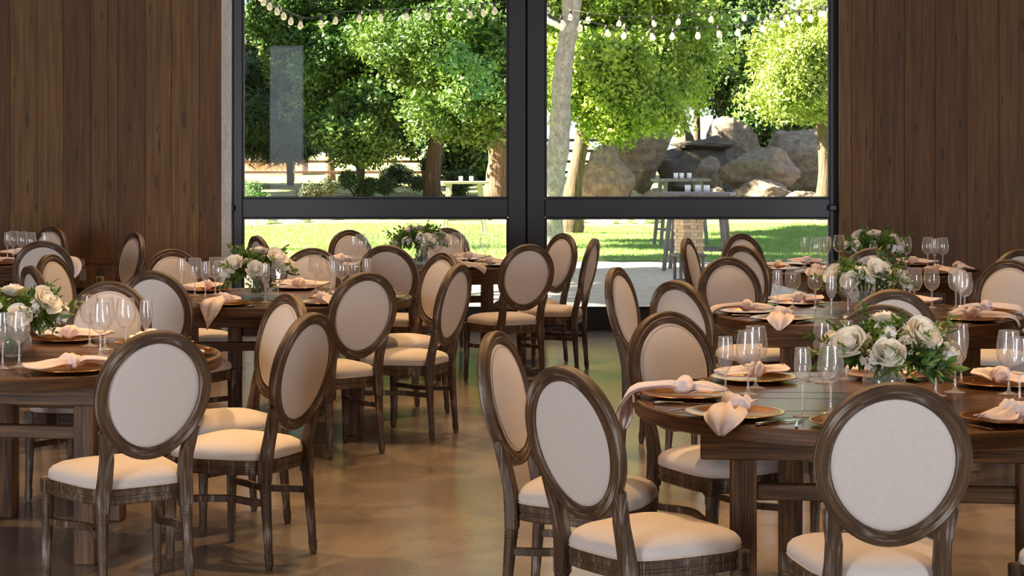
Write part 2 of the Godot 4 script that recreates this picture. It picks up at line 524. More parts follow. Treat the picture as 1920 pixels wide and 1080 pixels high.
func make_chair() -> Node3D:
	var root := Node3D.new()
	var w: Material = M.chair_wood
	# oval frame: moulded in front, flat with a bevel behind
	var st := new_st()
	var prof := [[0.004, -0.019], [0.0, -0.014], [0.0, 0.010], [0.003, 0.018], [0.008, 0.021], [0.013, 0.019], [0.016, 0.0145], [0.020, 0.0165], [0.026, 0.0205], [0.032, 0.0195], [0.037, 0.0145], [0.043, 0.012], [0.048, 0.009], [0.048, -0.006], [0.042, -0.013], [0.037, -0.019]]
	for k in prof.size():
		st.set_smooth_group(k + 1)
		var p: Array = prof[k]
		var q: Array = prof[(k + 1) % prof.size()]
		var rows := []
		var centers := []
		for j in 57:
			var t := TAU * j / 56
			rows.append(PackedVector3Array([oval(t, p[0], p[1]), oval(t, q[0], q[1])]))
			centers.append(oval(t, 0.024, 0.0))
		var u0: float = k * 0.075                           # the grain follows the bent wood
		for j in 56:
			var a: PackedVector3Array = rows[j]
			var b: PackedVector3Array = rows[j + 1]
			var n := (a[1] - a[0]).cross(b[0] - a[0])
			var out: bool = n.dot((a[0] + a[1]) * 0.5 - centers[j]) > 0.0
			var corners := [[a[0], u0, j], [a[1], u0 + 0.075, j], [b[1], u0 + 0.075, j + 1], [b[0], u0, j + 1]]
			for i in ([0, 2, 1, 0, 3, 2] if out else [0, 1, 2, 0, 2, 3]):
				st.set_uv(Vector2(corners[i][1], corners[i][2] / 56.0 * 2.0))
				st.add_vertex(corners[i][0])
	part(root, "back_frame", done(st), M.chair_wood_bent)
	st = new_st()                                           # upholstery in front, with its piping
	oval_dome(st, [[0.047, 0.006], [0.050, 0.012], [0.058, 0.016], [0.08, 0.022], [0.12, 0.028], [0.16, 0.031], [0.2, 0.033]])
	var pad := part(root, "backrest_pad", done(st), M.linen)
	st = new_st()
	var pts := []
	var rad := []
	for j in 41:
		pts.append(oval(TAU * j / 40, 0.057, 0.0165))
		rad.append(0.0028)
	tube(st, pts, rad, 6, false)
	part(pad, "piping", done(st), M.linen_piping)
	st = new_st()
	oval_dome(st, [[0.044, -0.006], [0.047, -0.011], [0.060, -0.013], [0.1, -0.016], [0.16, -0.018], [0.2, -0.019]])
	part(root, "back_panel", done(st), M.linen)
	for s in [-1.0, 1.0]:                                   # rear legs run up into the back
		st = new_st()
		bar(st, [Vector3(s * 0.160, 0.335, 0.236), Vector3(s * 0.157, 0.40, 0.236), Vector3(s * 0.152, 0.46, 0.243), Vector3(s * 0.152, 0.53, 0.258), Vector3(s * 0.160, 0.58, 0.270), Vector3(s * 0.173, 0.635, 0.283)],
			[0.048, 0.050, 0.048, 0.046, 0.046, 0.036], [0.044, 0.046, 0.042, 0.038, 0.034, 0.028], Vector3.RIGHT)
		part(root, "back_post", done(st), w)
		part(root, "leg", turned_leg(Vector3(s * 0.160, 0.338, 0.237), Vector3(s * 0.168, 0.0, 0.262)), w)
		st = new_st()
		at_box(st, Vector3(s * 0.214, 0.388, -0.158), Vector3(0.05, 0.062, 0.05), 0.006)
		part(root, "corner_block", done(st), w)
		part(root, "leg", turned_leg(Vector3(s * 0.214, 0.359, -0.158), Vector3(s * 0.221, 0.0, -0.163)), w)
		st = new_st()                                       # side stretcher, bowed inwards
		var path := []
		var wd := []
		var dp := []
		for k in 13:
			var u := k / 12.0
			var bow := sin(u * PI) * 0.042 - 0.012 * sin(u * TAU * 1.5)
			path.append(Vector3(s * (lerpf(0.214, 0.162, u) - bow), 0.256, lerpf(-0.155, 0.243, u)))
			wd.append(0.019)
			dp.append(0.027)
		bar(st, path, wd, dp, Vector3.RIGHT)
		part(root, "stretcher", done(st), w)
	# seat rail, cushion and piping follow one outline
	var n := 48
	st = new_st()
	var rail := [[-0.022, 0.362], [0.0, 0.362], [0.004, 0.367], [0.004, 0.381], [0.0005, 0.385], [0.0005, 0.391], [0.005, 0.395], [0.006, 0.411], [0.002, 0.418], [-0.022, 0.418]]
	for k in rail.size():
		st.set_smooth_group(k + 1)
		var rows := []
		var centers := []
		for j in n:
			var o := seat_outline(j, n)
			var d := (seat_outline(j + 1, n) - seat_outline(j + n - 1, n)).normalized()
			var out := Vector2(d.y, -d.x)
			if out.dot(o - Vector2(0, 0.026)) < 0:
				out = -out
			var row := PackedVector3Array()
			for e in [rail[k], rail[(k + 1) % rail.size()]]:
				var q: Vector2 = o + out * e[0]
				row.append(Vector3(q.x, e[1], q.y))
			rows.append(row)
			var cc: Vector2 = o - out * 0.01
			centers.append(Vector3(cc.x, 0.39, cc.y))
		grid(st, rows, true, false, centers)
	part(root, "seat_rail", done(st), w)
	st = new_st()
	var rows2 := []
	var cen2 := []
	for e in [[0.985, 0.419], [1.012, 0.424], [1.022, 0.434], [1.01, 0.447], [0.96, 0.461], [0.86, 0.473], [0.7, 0.482], [0.45, 0.488], [0.2, 0.490]]:
		var ring := PackedVector3Array()
		for j in n:
			var o := seat_outline(j, n)
			ring.append(Vector3(o.x * e[0], e[1], (o.y - 0.02) * e[0] + 0.02))
		rows2.append(ring)
		cen2.append(Vector3(0, 0.40, 0.02))
	grid(st, rows2, false, true, cen2)
	cap(st, rows2[-1], Vector3.UP)
	var seat := part(root, "seat", done(st), M.linen)
	st = new_st()
	pts = []
	rad = []
	for j in n + 1:
		var o := seat_outline(j, n)
		pts.append(Vector3(o.x * 1.012, 0.4225, (o.y - 0.02) * 1.012 + 0.02))
		rad.append(0.0035)
	tube(st, pts, rad, 6, false)
	part(seat, "piping", done(st), M.linen_piping)
	return root

# ------------------------------------------------------------------ round plank table
const TABLE_R := 0.82
const TABLE_H := 0.7586

func plank_ring(r: float, z0: float, z1: float, y: float) -> PackedVector3Array:
	var ring := PackedVector3Array()
	var k := 6
	for i in k + 1:
		var z := lerpf(z1, z0, float(i) / k)
		ring.append(Vector3(sqrt(maxf(r * r - z * z, 0.00001)), y, z))
	for i in k + 1:
		var z := lerpf(z0, z1, float(i) / k)
		ring.append(Vector3(-sqrt(maxf(r * r - z * z, 0.00001)), y, z))
	return ring

func make_table() -> Node3D:
	var root := Node3D.new()
	var count := 10
	var pr := TABLE_R - 0.015
	var step := pr * 2.0 / count
	for i in count:
		var z0 := -pr + i * step + 0.0012
		var z1 := -pr + (i + 1) * step - 0.0012
		if i == 0: z0 = -pr + 0.0005
		if i == count - 1: z1 = pr - 0.0005
		var top := TABLE_H - 0.0006 * ((i * 7) % 3)
		var st := new_st()
		var b := 0.003
		var rings := [plank_ring(pr, z0, z1, TABLE_H - 0.05), plank_ring(pr, z0, z1, top - b), plank_ring(pr - b, z0 + b * 0.5, z1 - b * 0.5, top)]
		st.set_smooth_group(-1)
		var mid := Vector3(0, TABLE_H - 0.025, (z0 + z1) * 0.5)
		grid(st, rings, false, true, [mid, mid, mid])
		cap(st, rings[2], Vector3.UP)
		cap(st, rings[0], Vector3.DOWN)
		part(root, "plank", done(st), M.table_top_wood)
	var band := new_st()
	var bp := [Vector2(TABLE_R - 0.014, TABLE_H - 0.05), Vector2(TABLE_R - 0.002, TABLE_H - 0.05), Vector2(TABLE_R, TABLE_H - 0.047), Vector2(TABLE_R, TABLE_H - 0.005), Vector2(TABLE_R - 0.004, TABLE_H - 0.0003), Vector2(TABLE_R - 0.014, TABLE_H), Vector2(TABLE_R - 0.014, TABLE_H - 0.05)]
	for k in bp.size() - 1:
		band.set_smooth_group(k + 1)
		var rows := []
		var centers := []
		for j in 72:
			var t := TAU * j / 72
			rows.append(PackedVector3Array([Vector3(cos(t) * bp[k].x, bp[k].y, sin(t) * bp[k].x), Vector3(cos(t) * bp[k + 1].x, bp[k + 1].y, sin(t) * bp[k + 1].x)]))
			centers.append(Vector3(cos(t) * (TABLE_R - 0.007), TABLE_H - 0.025, sin(t) * (TABLE_R - 0.007)))
		grid(band, rows, true, false, centers)
	part(root, "edge_band", done(band), M.table_wood_lengthwise)
	var y := TABLE_H - 0.05 - 0.04
	for s in [-1.0, 1.0]:
		var st := new_st()
		at_box(st, Vector3(0.0, y, s * 0.53), Vector3(1.2, 0.08, 0.04), 0.004)
		part(root, "apron", done(st), M.table_wood_lengthwise)
		st = new_st()
		at_box(st, Vector3(s * 0.57, y, 0.0), Vector3(0.04, 0.08, 1.02), 0.004)
		part(root, "apron", done(st), M.table_wood_lengthwise)
		for e in [[0.46, 0.47], [0.25, -0.38]]:
			st = new_st()
			at_box(st, Vector3(s * e[0], 0.315, e[1]), Vector3(0.085, 0.629, 0.085), 0.005)
			part(root, "leg", done(st), M.table_wood_upright)
	for e in [[0.835, 0.47, 0.46], [0.415, -0.38, 0.25]]:
		var st := new_st()
		at_box(st, Vector3(0.0, 0.515, e[1]), Vector3(e[0], 0.052, 0.04), 0.004)
		part(root, "rail", done(st), M.table_wood_lengthwise)
	return root

# ------------------------------------------------------------------ tableware
func make_wine_glass(kind: int) -> Node3D:                  # 0 flute, 1 wine glass
	var root := Node3D.new()
	var bowl := []
	var stem := []
	if kind == 0:
		for p in [[0.003, 0.098], [0.010, 0.103], [0.019, 0.118], [0.0258, 0.138], [0.0285, 0.158], [0.0282, 0.178], [0.0262, 0.200], [0.0242, 0.222]]:
			bowl.append(Vector2(p[0], p[1]))
		stem = [[0.0, 0.0], [0.032, 0.0005], [0.033, 0.0020], [0.020, 0.0042], [0.008, 0.009], [0.0048, 0.020], [0.0036, 0.050], [0.0038, 0.080], [0.0060, 0.094], [0.0085, 0.101], [0.0, 0.104]]
	else:
		for p in [[0.003, 0.098], [0.016, 0.1005], [0.029, 0.109], [0.0385, 0.124], [0.0432, 0.142], [0.0436, 0.160], [0.0415, 0.182], [0.0380, 0.205], [0.0350, 0.226]]:
			bowl.append(Vector2(p[0], p[1]))
		stem = [[0.0, 0.0], [0.037, 0.0005], [0.038, 0.0020], [0.024, 0.0042], [0.009, 0.010], [0.0050, 0.022], [0.0038, 0.055], [0.0042, 0.084], [0.0070, 0.0955], [0.0110, 0.1003], [0.0, 0.1015]]
	var sp := []
	for p in stem:
		sp.append(Vector2(p[0], p[1]))
	var st := new_st()
	lathe(st, bowl, 28, Transform3D(), false)
	var inside := []
	for p in bowl:
		inside.append(Vector2(maxf(p.x - 0.0011, 0.0004), p.y + (0.0011 if p.y < 0.13 else 0.0)))
	inside.reverse()
	lathe(st, inside, 28, Transform3D(), false)
	var b := part(root, "bowl", done(st), M.glassware)
	st = new_st()
	var rim: Vector2 = bowl[-1]
	var pts := []
	var rad := []
	for j in 29:
		pts.append(Vector3(cos(TAU * j / 28) * rim.x, rim.y, sin(TAU * j / 28) * rim.x))
		rad.append(0.0011)
	tube(st, pts, rad, 5, false)
	part(b, "rim", done(st), M.stem_glass)
	st = new_st()
	lathe(st, sp, 20)
	part(root, "stem", done(st), M.stem_glass)
	return root

func plate_mesh() -> ArrayMesh:
	var st := new_st()
	var prof := []
	for p in [[0.0, 0.002], [0.10, 0.002], [0.112, 0.003], [0.150, 0.012], [0.163, 0.0155], [0.165, 0.0175], [0.162, 0.0185], [0.150, 0.0165], [0.118, 0.0085], [0.110, 0.0065], [0.0, 0.0065]]:
		prof.append(Vector2(p[0], p[1]))
	var rows := []
	var centers := []
	for p in prof:
		var ring := PackedVector3Array()
		for j in 48:
			ring.append(Vector3(cos(TAU * j / 48) * p.x, p.y, sin(TAU * j / 48) * p.x))
		rows.append(ring)
		centers.append(Vector3(0, 0.008, 0))
	grid(st, rows, false, true, centers)
	return done(st)

# a knotted napkin: +x points away from the table's middle
func napkin_tail(st: SurfaceTool, path: Array, widths: Array, folds: float, phase: float) -> void:
	var top := []
	var count := path.size()
	var nv := 13
	for i in count:
		var t: Vector3 = (path[mini(i + 1, count - 1)] - path[maxi(i - 1, 0)]).normalized()
		var side := t.cross(Vector3.UP).normalized()
		var up := side.cross(t).normalized()
		var row := PackedVector3Array()
		var u := i / float(count - 1)
		for j in nv:
			var v := j / float(nv - 1) - 0.5
			var lift := folds * (1.0 - 0.55 * u) * cos(v * 15.0 + phase + u * 1.3) - absf(v) * 0.03 * (1.0 - u)
			row.append(path[i] + side * v * widths[i] * (1.0 - 0.1 * cos(v * 9.0 + phase)) + up * lift)
		top.append(row)
	var low := []
	for i in count:
		var row := PackedVector3Array()
		for j in nv:
			row.append(top[i][j] - Vector3(0, 0.0035, 0))
		low.append(row)
	var above := []
	var below := []
	for i in count:
		above.append(path[i] - Vector3(0, 0.4, 0))
		below.append(path[i] + Vector3(0, 0.4, 0))
	grid(st, top, false, false, above)
	grid(st, low, false, false, below)
	for i in count - 1:                                     # hems
		quad(st, top[i][0], low[i][0], low[i + 1][0], top[i + 1][0])
		quad(st, top[i][nv - 1], top[i + 1][nv - 1], low[i + 1][nv - 1], low[i][nv - 1])
	for j in nv - 1:
		quad(st, top[count - 1][j], top[count - 1][j + 1], low[count - 1][j + 1], low[count - 1][j])

func make_napkin(kind: int) -> Node3D:
	var root := Node3D.new()
	var st := new_st()
	var rows := []                                          # knot: a wrapped, ridged roll across the napkin
	var centers := []
	for i in 17:
		var u := i / 16.0
		var z := lerpf(-0.046, 0.046, u)
		var r := 0.026 * pow(maxf(0.0, 1.0 - pow(absf(u * 2.0 - 1.0), 2.6)), 0.5) + 0.003
		var ring := PackedVector3Array()
		for j in 20:
			var a := TAU * j / 20
			var rr := r * (1.0 + 0.16 * sin(a * 2.0 + u * 7.0) + 0.11 * sin(u * 24.0 + a * 2.0))
			ring.append(Vector3(cos(a) * rr * 1.05 + 0.01 * sin(u * 5.0), 0.032 + sin(a) * rr * 0.95, z + 0.012 * sin(a + 1.0)))
		rows.append(ring)
		centers.append(Vector3(0.0, 0.034, z))
	grid(st, rows, false, true, centers)
	cap(st, rows[0], Vector3.FORWARD)
	cap(st, rows[16], Vector3.BACK)
	part(root, "knot", done(st), M.pink_linen)
	var outer := []
	var inner := []
	var wo := [0.05, 0.075, 0.10, 0.12, 0.135, 0.14, 0.135, 0.12, 0.095, 0.06, 0.018]
	match kind:
		0:                                                  # hangs over the edge of the table
			outer = [Vector3(0.015, 0.036, 0), Vector3(0.05, 0.042, 0.004), Vector3(0.09, 0.040, 0.01), Vector3(0.13, 0.036, 0.014), Vector3(0.165, 0.030, 0.016), Vector3(0.192, 0.016, 0.018), Vector3(0.206, -0.008, 0.02), Vector3(0.212, -0.038, 0.022), Vector3(0.215, -0.068, 0.024), Vector3(0.217, -0.098, 0.026), Vector3(0.218, -0.124, 0.03)]
			inner = [Vector3(-0.015, 0.036, 0), Vector3(-0.05, 0.040, -0.006), Vector3(-0.085, 0.035, -0.016), Vector3(-0.115, 0.027, -0.03), Vector3(-0.14, 0.023, -0.045)]
		1:                                                  # tip just over the edge, bent to the side
			outer = [Vector3(0.015, 0.036, 0), Vector3(0.045, 0.038, -0.008), Vector3(0.075, 0.038, -0.022), Vector3(0.10, 0.036, -0.04), Vector3(0.125, 0.033, -0.06), Vector3(0.147, 0.029, -0.078), Vector3(0.165, 0.022, -0.09), Vector3(0.180, 0.010, -0.10), Vector3(0.190, -0.004, -0.106), Vector3(0.197, -0.020, -0.11), Vector3(0.201, -0.038, -0.113)]
			inner = [Vector3(-0.015, 0.04, 0), Vector3(-0.045, 0.05, 0.012), Vector3(-0.07, 0.046, 0.03), Vector3(-0.09, 0.034, 0.05), Vector3(-0.105, 0.026, 0.068)]
		2:                                                  # lies across the plate
			outer = [Vector3(0.01, 0.036, 0.012), Vector3(0.02, 0.042, 0.045), Vector3(0.028, 0.040, 0.075), Vector3(0.034, 0.036, 0.10), Vector3(0.04, 0.033, 0.122), Vector3(0.044, 0.031, 0.14), Vector3(0.046, 0.030, 0.155), Vector3(0.048, 0.030, 0.17), Vector3(0.05, 0.030, 0.182), Vector3(0.05, 0.031, 0.192), Vector3(0.05, 0.034, 0.2)]
			inner = [Vector3(0.0, 0.036, -0.012), Vector3(0.0, 0.046, -0.05), Vector3(0.006, 0.042, -0.09), Vector3(0.014, 0.034, -0.13), Vector3(0.02, 0.032, -0.165)]
	st = new_st()
	napkin_tail(st, outer, wo, 0.011, 0.6 + kind)
	part(root, "tail", done(st), M.pink_linen)
	st = new_st()
	napkin_tail(st, inner, [0.05, 0.085, 0.11, 0.10, 0.03], 0.012, 2.0 + kind)
	part(root, "tail", done(st), M.pink_linen)
	return root

func make_knife() -> Node3D:                                # lies along x, handle at +x
	var root := Node3D.new()
	var st := new_st()
	tube(st, [Vector3(0.112, 0.006, 0), Vector3(0.108, 0.0065, 0), Vector3(0.06, 0.0065, 0), Vector3(0.015, 0.006, 0), Vector3(0.008, 0.0055, 0)], [0.004, 0.0075, 0.0068, 0.0055, 0.004], 10, true, 0.75)
	part(root, "handle", done(st), M.knife_handle)
	st = new_st()
	bar(st, [Vector3(0.012, 0.0055, 0), Vector3(-0.03, 0.0045, 0.0), Vector3(-0.085, 0.004, 0.001), Vector3(-0.112, 0.004, 0.004)], [0.010, 0.017, 0.018, 0.004], [0.003, 0.002, 0.0018, 0.0012], Vector3.BACK)
	part(root, "blade", done(st), M.cutlery_steel)
	return root

func make_fork() -> Node3D:
	var root := Node3D.new()
	var st := new_st()
	bar(st, [Vector3(0.105, 0.0045, 0), Vector3(0.06, 0.006, 0), Vector3(0.0, 0.007, 0), Vector3(-0.035, 0.005, 0), Vector3(-0.055, 0.004, 0)], [0.013, 0.009, 0.005, 0.010, 0.020], [0.003, 0.003, 0.003, 0.003, 0.002], Vector3.BACK)
	part(root, "handle", done(st), M.cutlery_steel)
	for k in 4:
		st = new_st()
		var z := (k - 1.5) * 0.0058
		tube(st, [Vector3(-0.053, 0.004, z), Vector3(-0.075, 0.0045, z), Vector3(-0.097, 0.009, z)], [0.0015, 0.0014, 0.0008], 6)
		part(root, "tine", done(st), M.cutlery_steel)
	return root

# ------------------------------------------------------------------ flowers
func make_rose(seed_: int) -> ArrayMesh:
	var r := RandomNumberGenerator.new()
	r.seed = seed_
	var st := new_st()
	var n := 20
	for k in n:
		var lay := k / float(n - 1)
		var turn := k * 2.4 + r.randf() * 0.3
		var rad := lerpf(0.006, 0.037, pow(lay, 0.85))
		var high := lerpf(0.036, 0.026, lay) + r.randf_range(-0.002, 0.002)
		var span := lerpf(2.6, 1.5, lay)
		var curl := lerpf(0.0, 0.013, lay)
		var rows := []
		var back := []
		var cs := []
		for i in 6:
			var v := i / 5.0
			var row := PackedVector3Array()
			for j in 7:
				var u := j / 6.0 - 0.5
				var edge := 1.0 - pow(absf(u) * 2.0, 2.5) * 0.35
				var rr := rad * (0.25 + 0.85 * sin(v * 1.75)) + curl * pow(v, 3.0) + 0.003 * absf(u)
				var a := turn + u * span * (0.5 + 0.5 * sin(v * 2.2))
				row.append(Vector3(cos(a) * rr, -0.018 + high * v * edge * (1.0 - 0.16 * lay * v * v) * 1.25, sin(a) * rr))
			rows.append(row)
			cs.append(Vector3(0, -0.1, 0))
		st.set_smooth_group(k + 1)
		grid(st, rows, false, false, cs)
	st.set_smooth_group(90)                                 # closed bud in the middle
	lathe(st, [Vector2(0.004, -0.018), Vector2(0.016, -0.004), Vector2(0.019, 0.008), Vector2(0.014, 0.017), Vector2(0.006, 0.022), Vector2(0.0, 0.023)], 12)
	return done(st)

func make_blossom_spray(seed_: int, spread: Vector3, count: int) -> ArrayMesh:
	var r := RandomNumberGenerator.new()
	r.seed = seed_
	var st := new_st()
	for k in count:
		var d := Vector3(r.randfn(), r.randfn() * 0.8 + 0.3, r.randfn()).normalized()
		var c := d * spread * r.randf_range(0.7, 1.0)
		var basis := Basis(Quaternion(Vector3.UP, d)) * Basis(Vector3.UP, r.randf() * TAU)
		var size := r.randf_range(0.009, 0.0135)
		for p in 5:
			var a := TAU * p / 5
			var o := basis * Vector3(cos(a), 0, sin(a))
			var s := basis * Vector3(-sin(a), 0, cos(a))
			var b0 := c
			var m0 := c + o * size * 0.6 + d * size * 0.15
			var tip := c + o * size * 1.15 + d * size * r.randf_range(0.1, 0.5)
			st.set_smooth_group(-1)
			quad(st, b0, m0 - s * size * 0.42, tip, m0 + s * size * 0.42)
	return done(st)

func leaf_blade(st: SurfaceTool, base: Vector3, along: Vector3, side: Vector3, up: Vector3, long: float, wide: float, droop: float) -> void:
	var rows := []
	var cs := []
	for i in 6:
		var u := i / 5.0
		var w := wide * sin(PI * pow(u, 0.75)) * 0.5
		var c := base + along * long * u - up * droop * u * u
		rows.append(PackedVector3Array([c - side * w + up * w * 0.35, c, c + side * w + up * w * 0.35]))
		cs.append(c - up * 0.3)
	grid(st, rows, false, false, cs)

func make_sprig(seed_: int, long: float, pairs: int, leaf: float) -> ArrayMesh:  # grows along +y
	var r := RandomNumberGenerator.new()
	r.seed = seed_
	var st := new_st()
	var pts := []
	var rad := []
	for i in 6:
		var u := i / 5.0
		pts.append(Vector3(0.05 * u * u * long * 4.0, long * u, 0.0))
		rad.append(lerpf(0.0016, 0.0007, u))
	tube(st, pts, rad, 5)
	for k in pairs:
		var u := lerpf(0.3, 1.0, k / float(pairs - 1))
		var b: Vector3 = (pts[int(u * 4.99)] as Vector3).lerp(pts[mini(5, int(u * 4.99) + 1)], fposmod(u * 4.99, 1.0))
		for s in ([-1.0, 1.0] if k < pairs - 1 else [0.0]):
			var a := r.randf_range(-0.5, 0.5) + k * 0.9
			var out := (Vector3(cos(a) * s, 0.9, sin(a) * s)).normalized()
			var side := out.cross(Vector3(sin(a), 0.2, -cos(a))).normalized()
			var up := side.cross(out).normalized()
			st.set_smooth_group(10 + k * 2 + (1 if s > 0 else 0))
			leaf_blade(st, b, out, side, up, leaf * r.randf_range(0.8, 1.2), leaf * 0.42, leaf * 0.15)
	return done(st)

func vase_node() -> Node3D:
	var root := Node3D.new()
	var st := new_st()
	var prof := []
	for p in [[0.0, 0.004], [0.030, 0.004], [0.052, 0.014], [0.071, 0.036], [0.077, 0.060], [0.071, 0.086], [0.056, 0.106], [0.050, 0.116], [0.052, 0.122]]:
		prof.append(Vector2(p[0], p[1]))
	lathe(st, prof, 32, Transform3D(), true)
	var inner := []
	for p in prof:
		inner.append(Vector2(p.x * 0.965, p.y + 0.002))
	inner.reverse()
	lathe(st, inner, 32, Transform3D(), true)
	part(root, "glass_bowl", done(st), M.glassware)
	st = new_st()
	var foot := []
	for p in [[0.0, 0.0], [0.034, 0.0], [0.036, 0.003], [0.030, 0.006], [0.0, 0.007]]:
		foot.append(Vector2(p[0], p[1]))
	lathe(st, foot, 24)
	part(root, "base", done(st), M.stem_glass)
	st = new_st()
	var rp := []
	var rr := []
	for j in 33:
		rp.append(Vector3(cos(TAU * j / 32) * 0.052, 0.122, sin(TAU * j / 32) * 0.052))
		rr.append(0.0016)
	tube(st, rp, rr, 6, false)
	part(root, "rim", done(st), M.stem_glass)
	return root

var rose_shapes := []
var spray_shapes := []
var sprig_shapes := []

func bouquet(label: String, at: Vector3, seed_: int, roses: Array, wide: float, turn: float) -> void:
	var r := RandomNumberGenerator.new()
	r.seed = seed_
	var root := thing("flower_arrangement", label, "bouquet", at, turn, "white flower centrepieces")
	var heart := Vector3(0, 0.165, 0)
	for p in roses:                                         # [x, y, z, size]
		var o := part(root, "rose", rose_shapes[r.randi() % 3], M.rose_petal, Vector3(p[0], p[1], p[2]))
		var d := (Vector3(p[0], p[1] - 0.09, p[2]) + Vector3(0, 0.02, 0.05)).normalized()
		o.basis = Basis(Quaternion(Vector3.UP, d)) * Basis(Vector3.UP, r.randf() * TAU) * Basis.from_scale(Vector3.ONE * p[3])
		o.position = Vector3(p[0], p[1], p[2])
	for k in 13:
		var a := TAU * k / 13.0 + r.randf_range(-0.25, 0.25)
		var rad := wide * r.randf_range(0.45, 0.95)
		var y := 0.235 - 0.10 * pow(rad / wide, 2.0) + r.randf_range(-0.01, 0.03)
		var o := part(root, "blossom_cluster", spray_shapes[r.randi() % 3], M.white_blossom, Vector3(cos(a) * rad, y, sin(a) * rad * 0.75))
		o.rotation = Vector3(r.randf_range(-0.5, 0.5), r.randf() * TAU, r.randf_range(-0.5, 0.5))
		o.scale = Vector3.ONE * r.randf_range(0.9, 1.3)
	for k in 64:
		var a := TAU * k / 64.0 * 9.0 + r.randf_range(-0.2, 0.2)
		var low := r.randf()
		var el := lerpf(-0.32, 1.0, low)
		var d := Vector3(cos(a) * cos(el), sin(el), sin(a) * cos(el) * 0.85).normalized()
		var o := part(root, "leafy_sprig", sprig_shapes[r.randi() % 4], M["bouquet_leaf_%d" % (r.randi() % 3)])
		var size := wide / 0.25 * r.randf_range(0.75, 1.1) * lerpf(1.15, 0.72, low)
		o.basis = Basis(Quaternion(Vector3.UP, d)) * Basis(Vector3.UP, r.randf() * TAU) * Basis.from_scale(Vector3.ONE * size)
		o.position = heart + Vector3(d.x, 0, d.z) * 0.03
	var st := new_st()
	for k in 26:
		var a := TAU * k / 26.0
		var b := a + r.randf_range(-0.9, 2.4)
		var q := r.randf_range(0.25, 1.0)
		tube(st, [Vector3(cos(a) * 0.048 * q, 0.014 + 0.02 * q, sin(a) * 0.048 * q), Vector3(cos(a + 0.3) * 0.045 * q, 0.06, sin(a + 0.3) * 0.045 * q), Vector3(cos(b) * 0.03, 0.115, sin(b) * 0.03), Vector3(cos(b) * 0.05, 0.18, sin(b) * 0.05)], [0.0022, 0.0024, 0.0022, 0.002], 5)
	for k in 9:                                             # a few leaves under water
		var a := r.randf() * TAU
		var up := Vector3(cos(a) * 0.5, 1.0, sin(a) * 0.5).normalized()
		var side := Vector3(-sin(a), 0, cos(a))
		leaf_blade(st, Vector3(cos(a) * 0.03, 0.025 + 0.03 * r.randf(), sin(a) * 0.03), up, side, side.cross(up), 0.05, 0.02, 0.01)
	part(root, "stems", done(st), M.green_stem)

# ------------------------------------------------------------------ garden
func ground_y(x: float, z: float) -> float:
	var d := -z
	return -0.03 + 0.62 * smoothstep(40.0, 58.0, d) + 0.012 * (d - 58.0 if d > 58.0 else 0.0) + 0.04 * sin(x * 0.7 + d * 0.23) * smoothstep(32.0, 44.0, d)

func land(x0: float, x1: float, z0: float, z1: float, nx: int, nz: int, lift: float, wavy := 0.0) -> ArrayMesh:
	var st := new_st()
	var rows := []
	var cs := []
	for i in nz + 1:
		var row := PackedVector3Array()
		for j in nx + 1:
			var x := lerpf(x0, x1, j / float(nx))
			var z := lerpf(z0, z1, i / float(nz))
			if i == nz:
				z += wavy * (sin(x * 0.9) + 0.6 * sin(x * 2.3 + 1.0))
			row.append(Vector3(x, ground_y(x, z) + lift, z))
		rows.append(row)
		cs.append(Vector3(0, -50, (z0 + z1) * 0.5))
	grid(st, rows, false, false, cs)
	return done(st)

func leaf_cluster(seed_: int, count: int, leaf: float) -> ArrayMesh:
	var r := RandomNumberGenerator.new()
	r.seed = seed_
	var st := new_st()
	st.set_smooth_group(-1)
	for k in count:
		var d := Vector3(r.randfn(), r.randfn(), r.randfn()).normalized()
		var c := d * pow(r.randf(), 0.45)
		var n := (Vector3(r.randfn(), r.randfn() + 0.7, r.randfn()) + d * 0.6).normalized()
		var a := n.cross(Vector3(r.randfn(), r.randfn(), r.randfn())).normalized()
		var s := n.cross(a)
		var l := leaf * r.randf_range(0.7, 1.3)
		quad(st, c - a * l, c + s * l * 0.55 - n * l * 0.15, c + a * l, c - s * l * 0.55 - n * l * 0.15)
	return done(st)

func needle_cluster(seed_: int, count: int) -> ArrayMesh:
	var r := RandomNumberGenerator.new()
	r.seed = seed_
	var st := new_st()
	st.set_smooth_group(-1)
	for k in count:
		var d := Vector3(r.randfn(), r.randfn() * 0.7 - 0.35, r.randfn()).normalized()
		var s := d.cross(Vector3(r.randfn(), r.randfn(), r.randfn())).normalized() * 0.035
		var c := Vector3(r.randfn(), r.randfn(), r.randfn()) * 0.25
		tri(st, c - s, c + d * r.randf_range(0.6, 1.0), c + s)
	return done(st)

var clusters := []

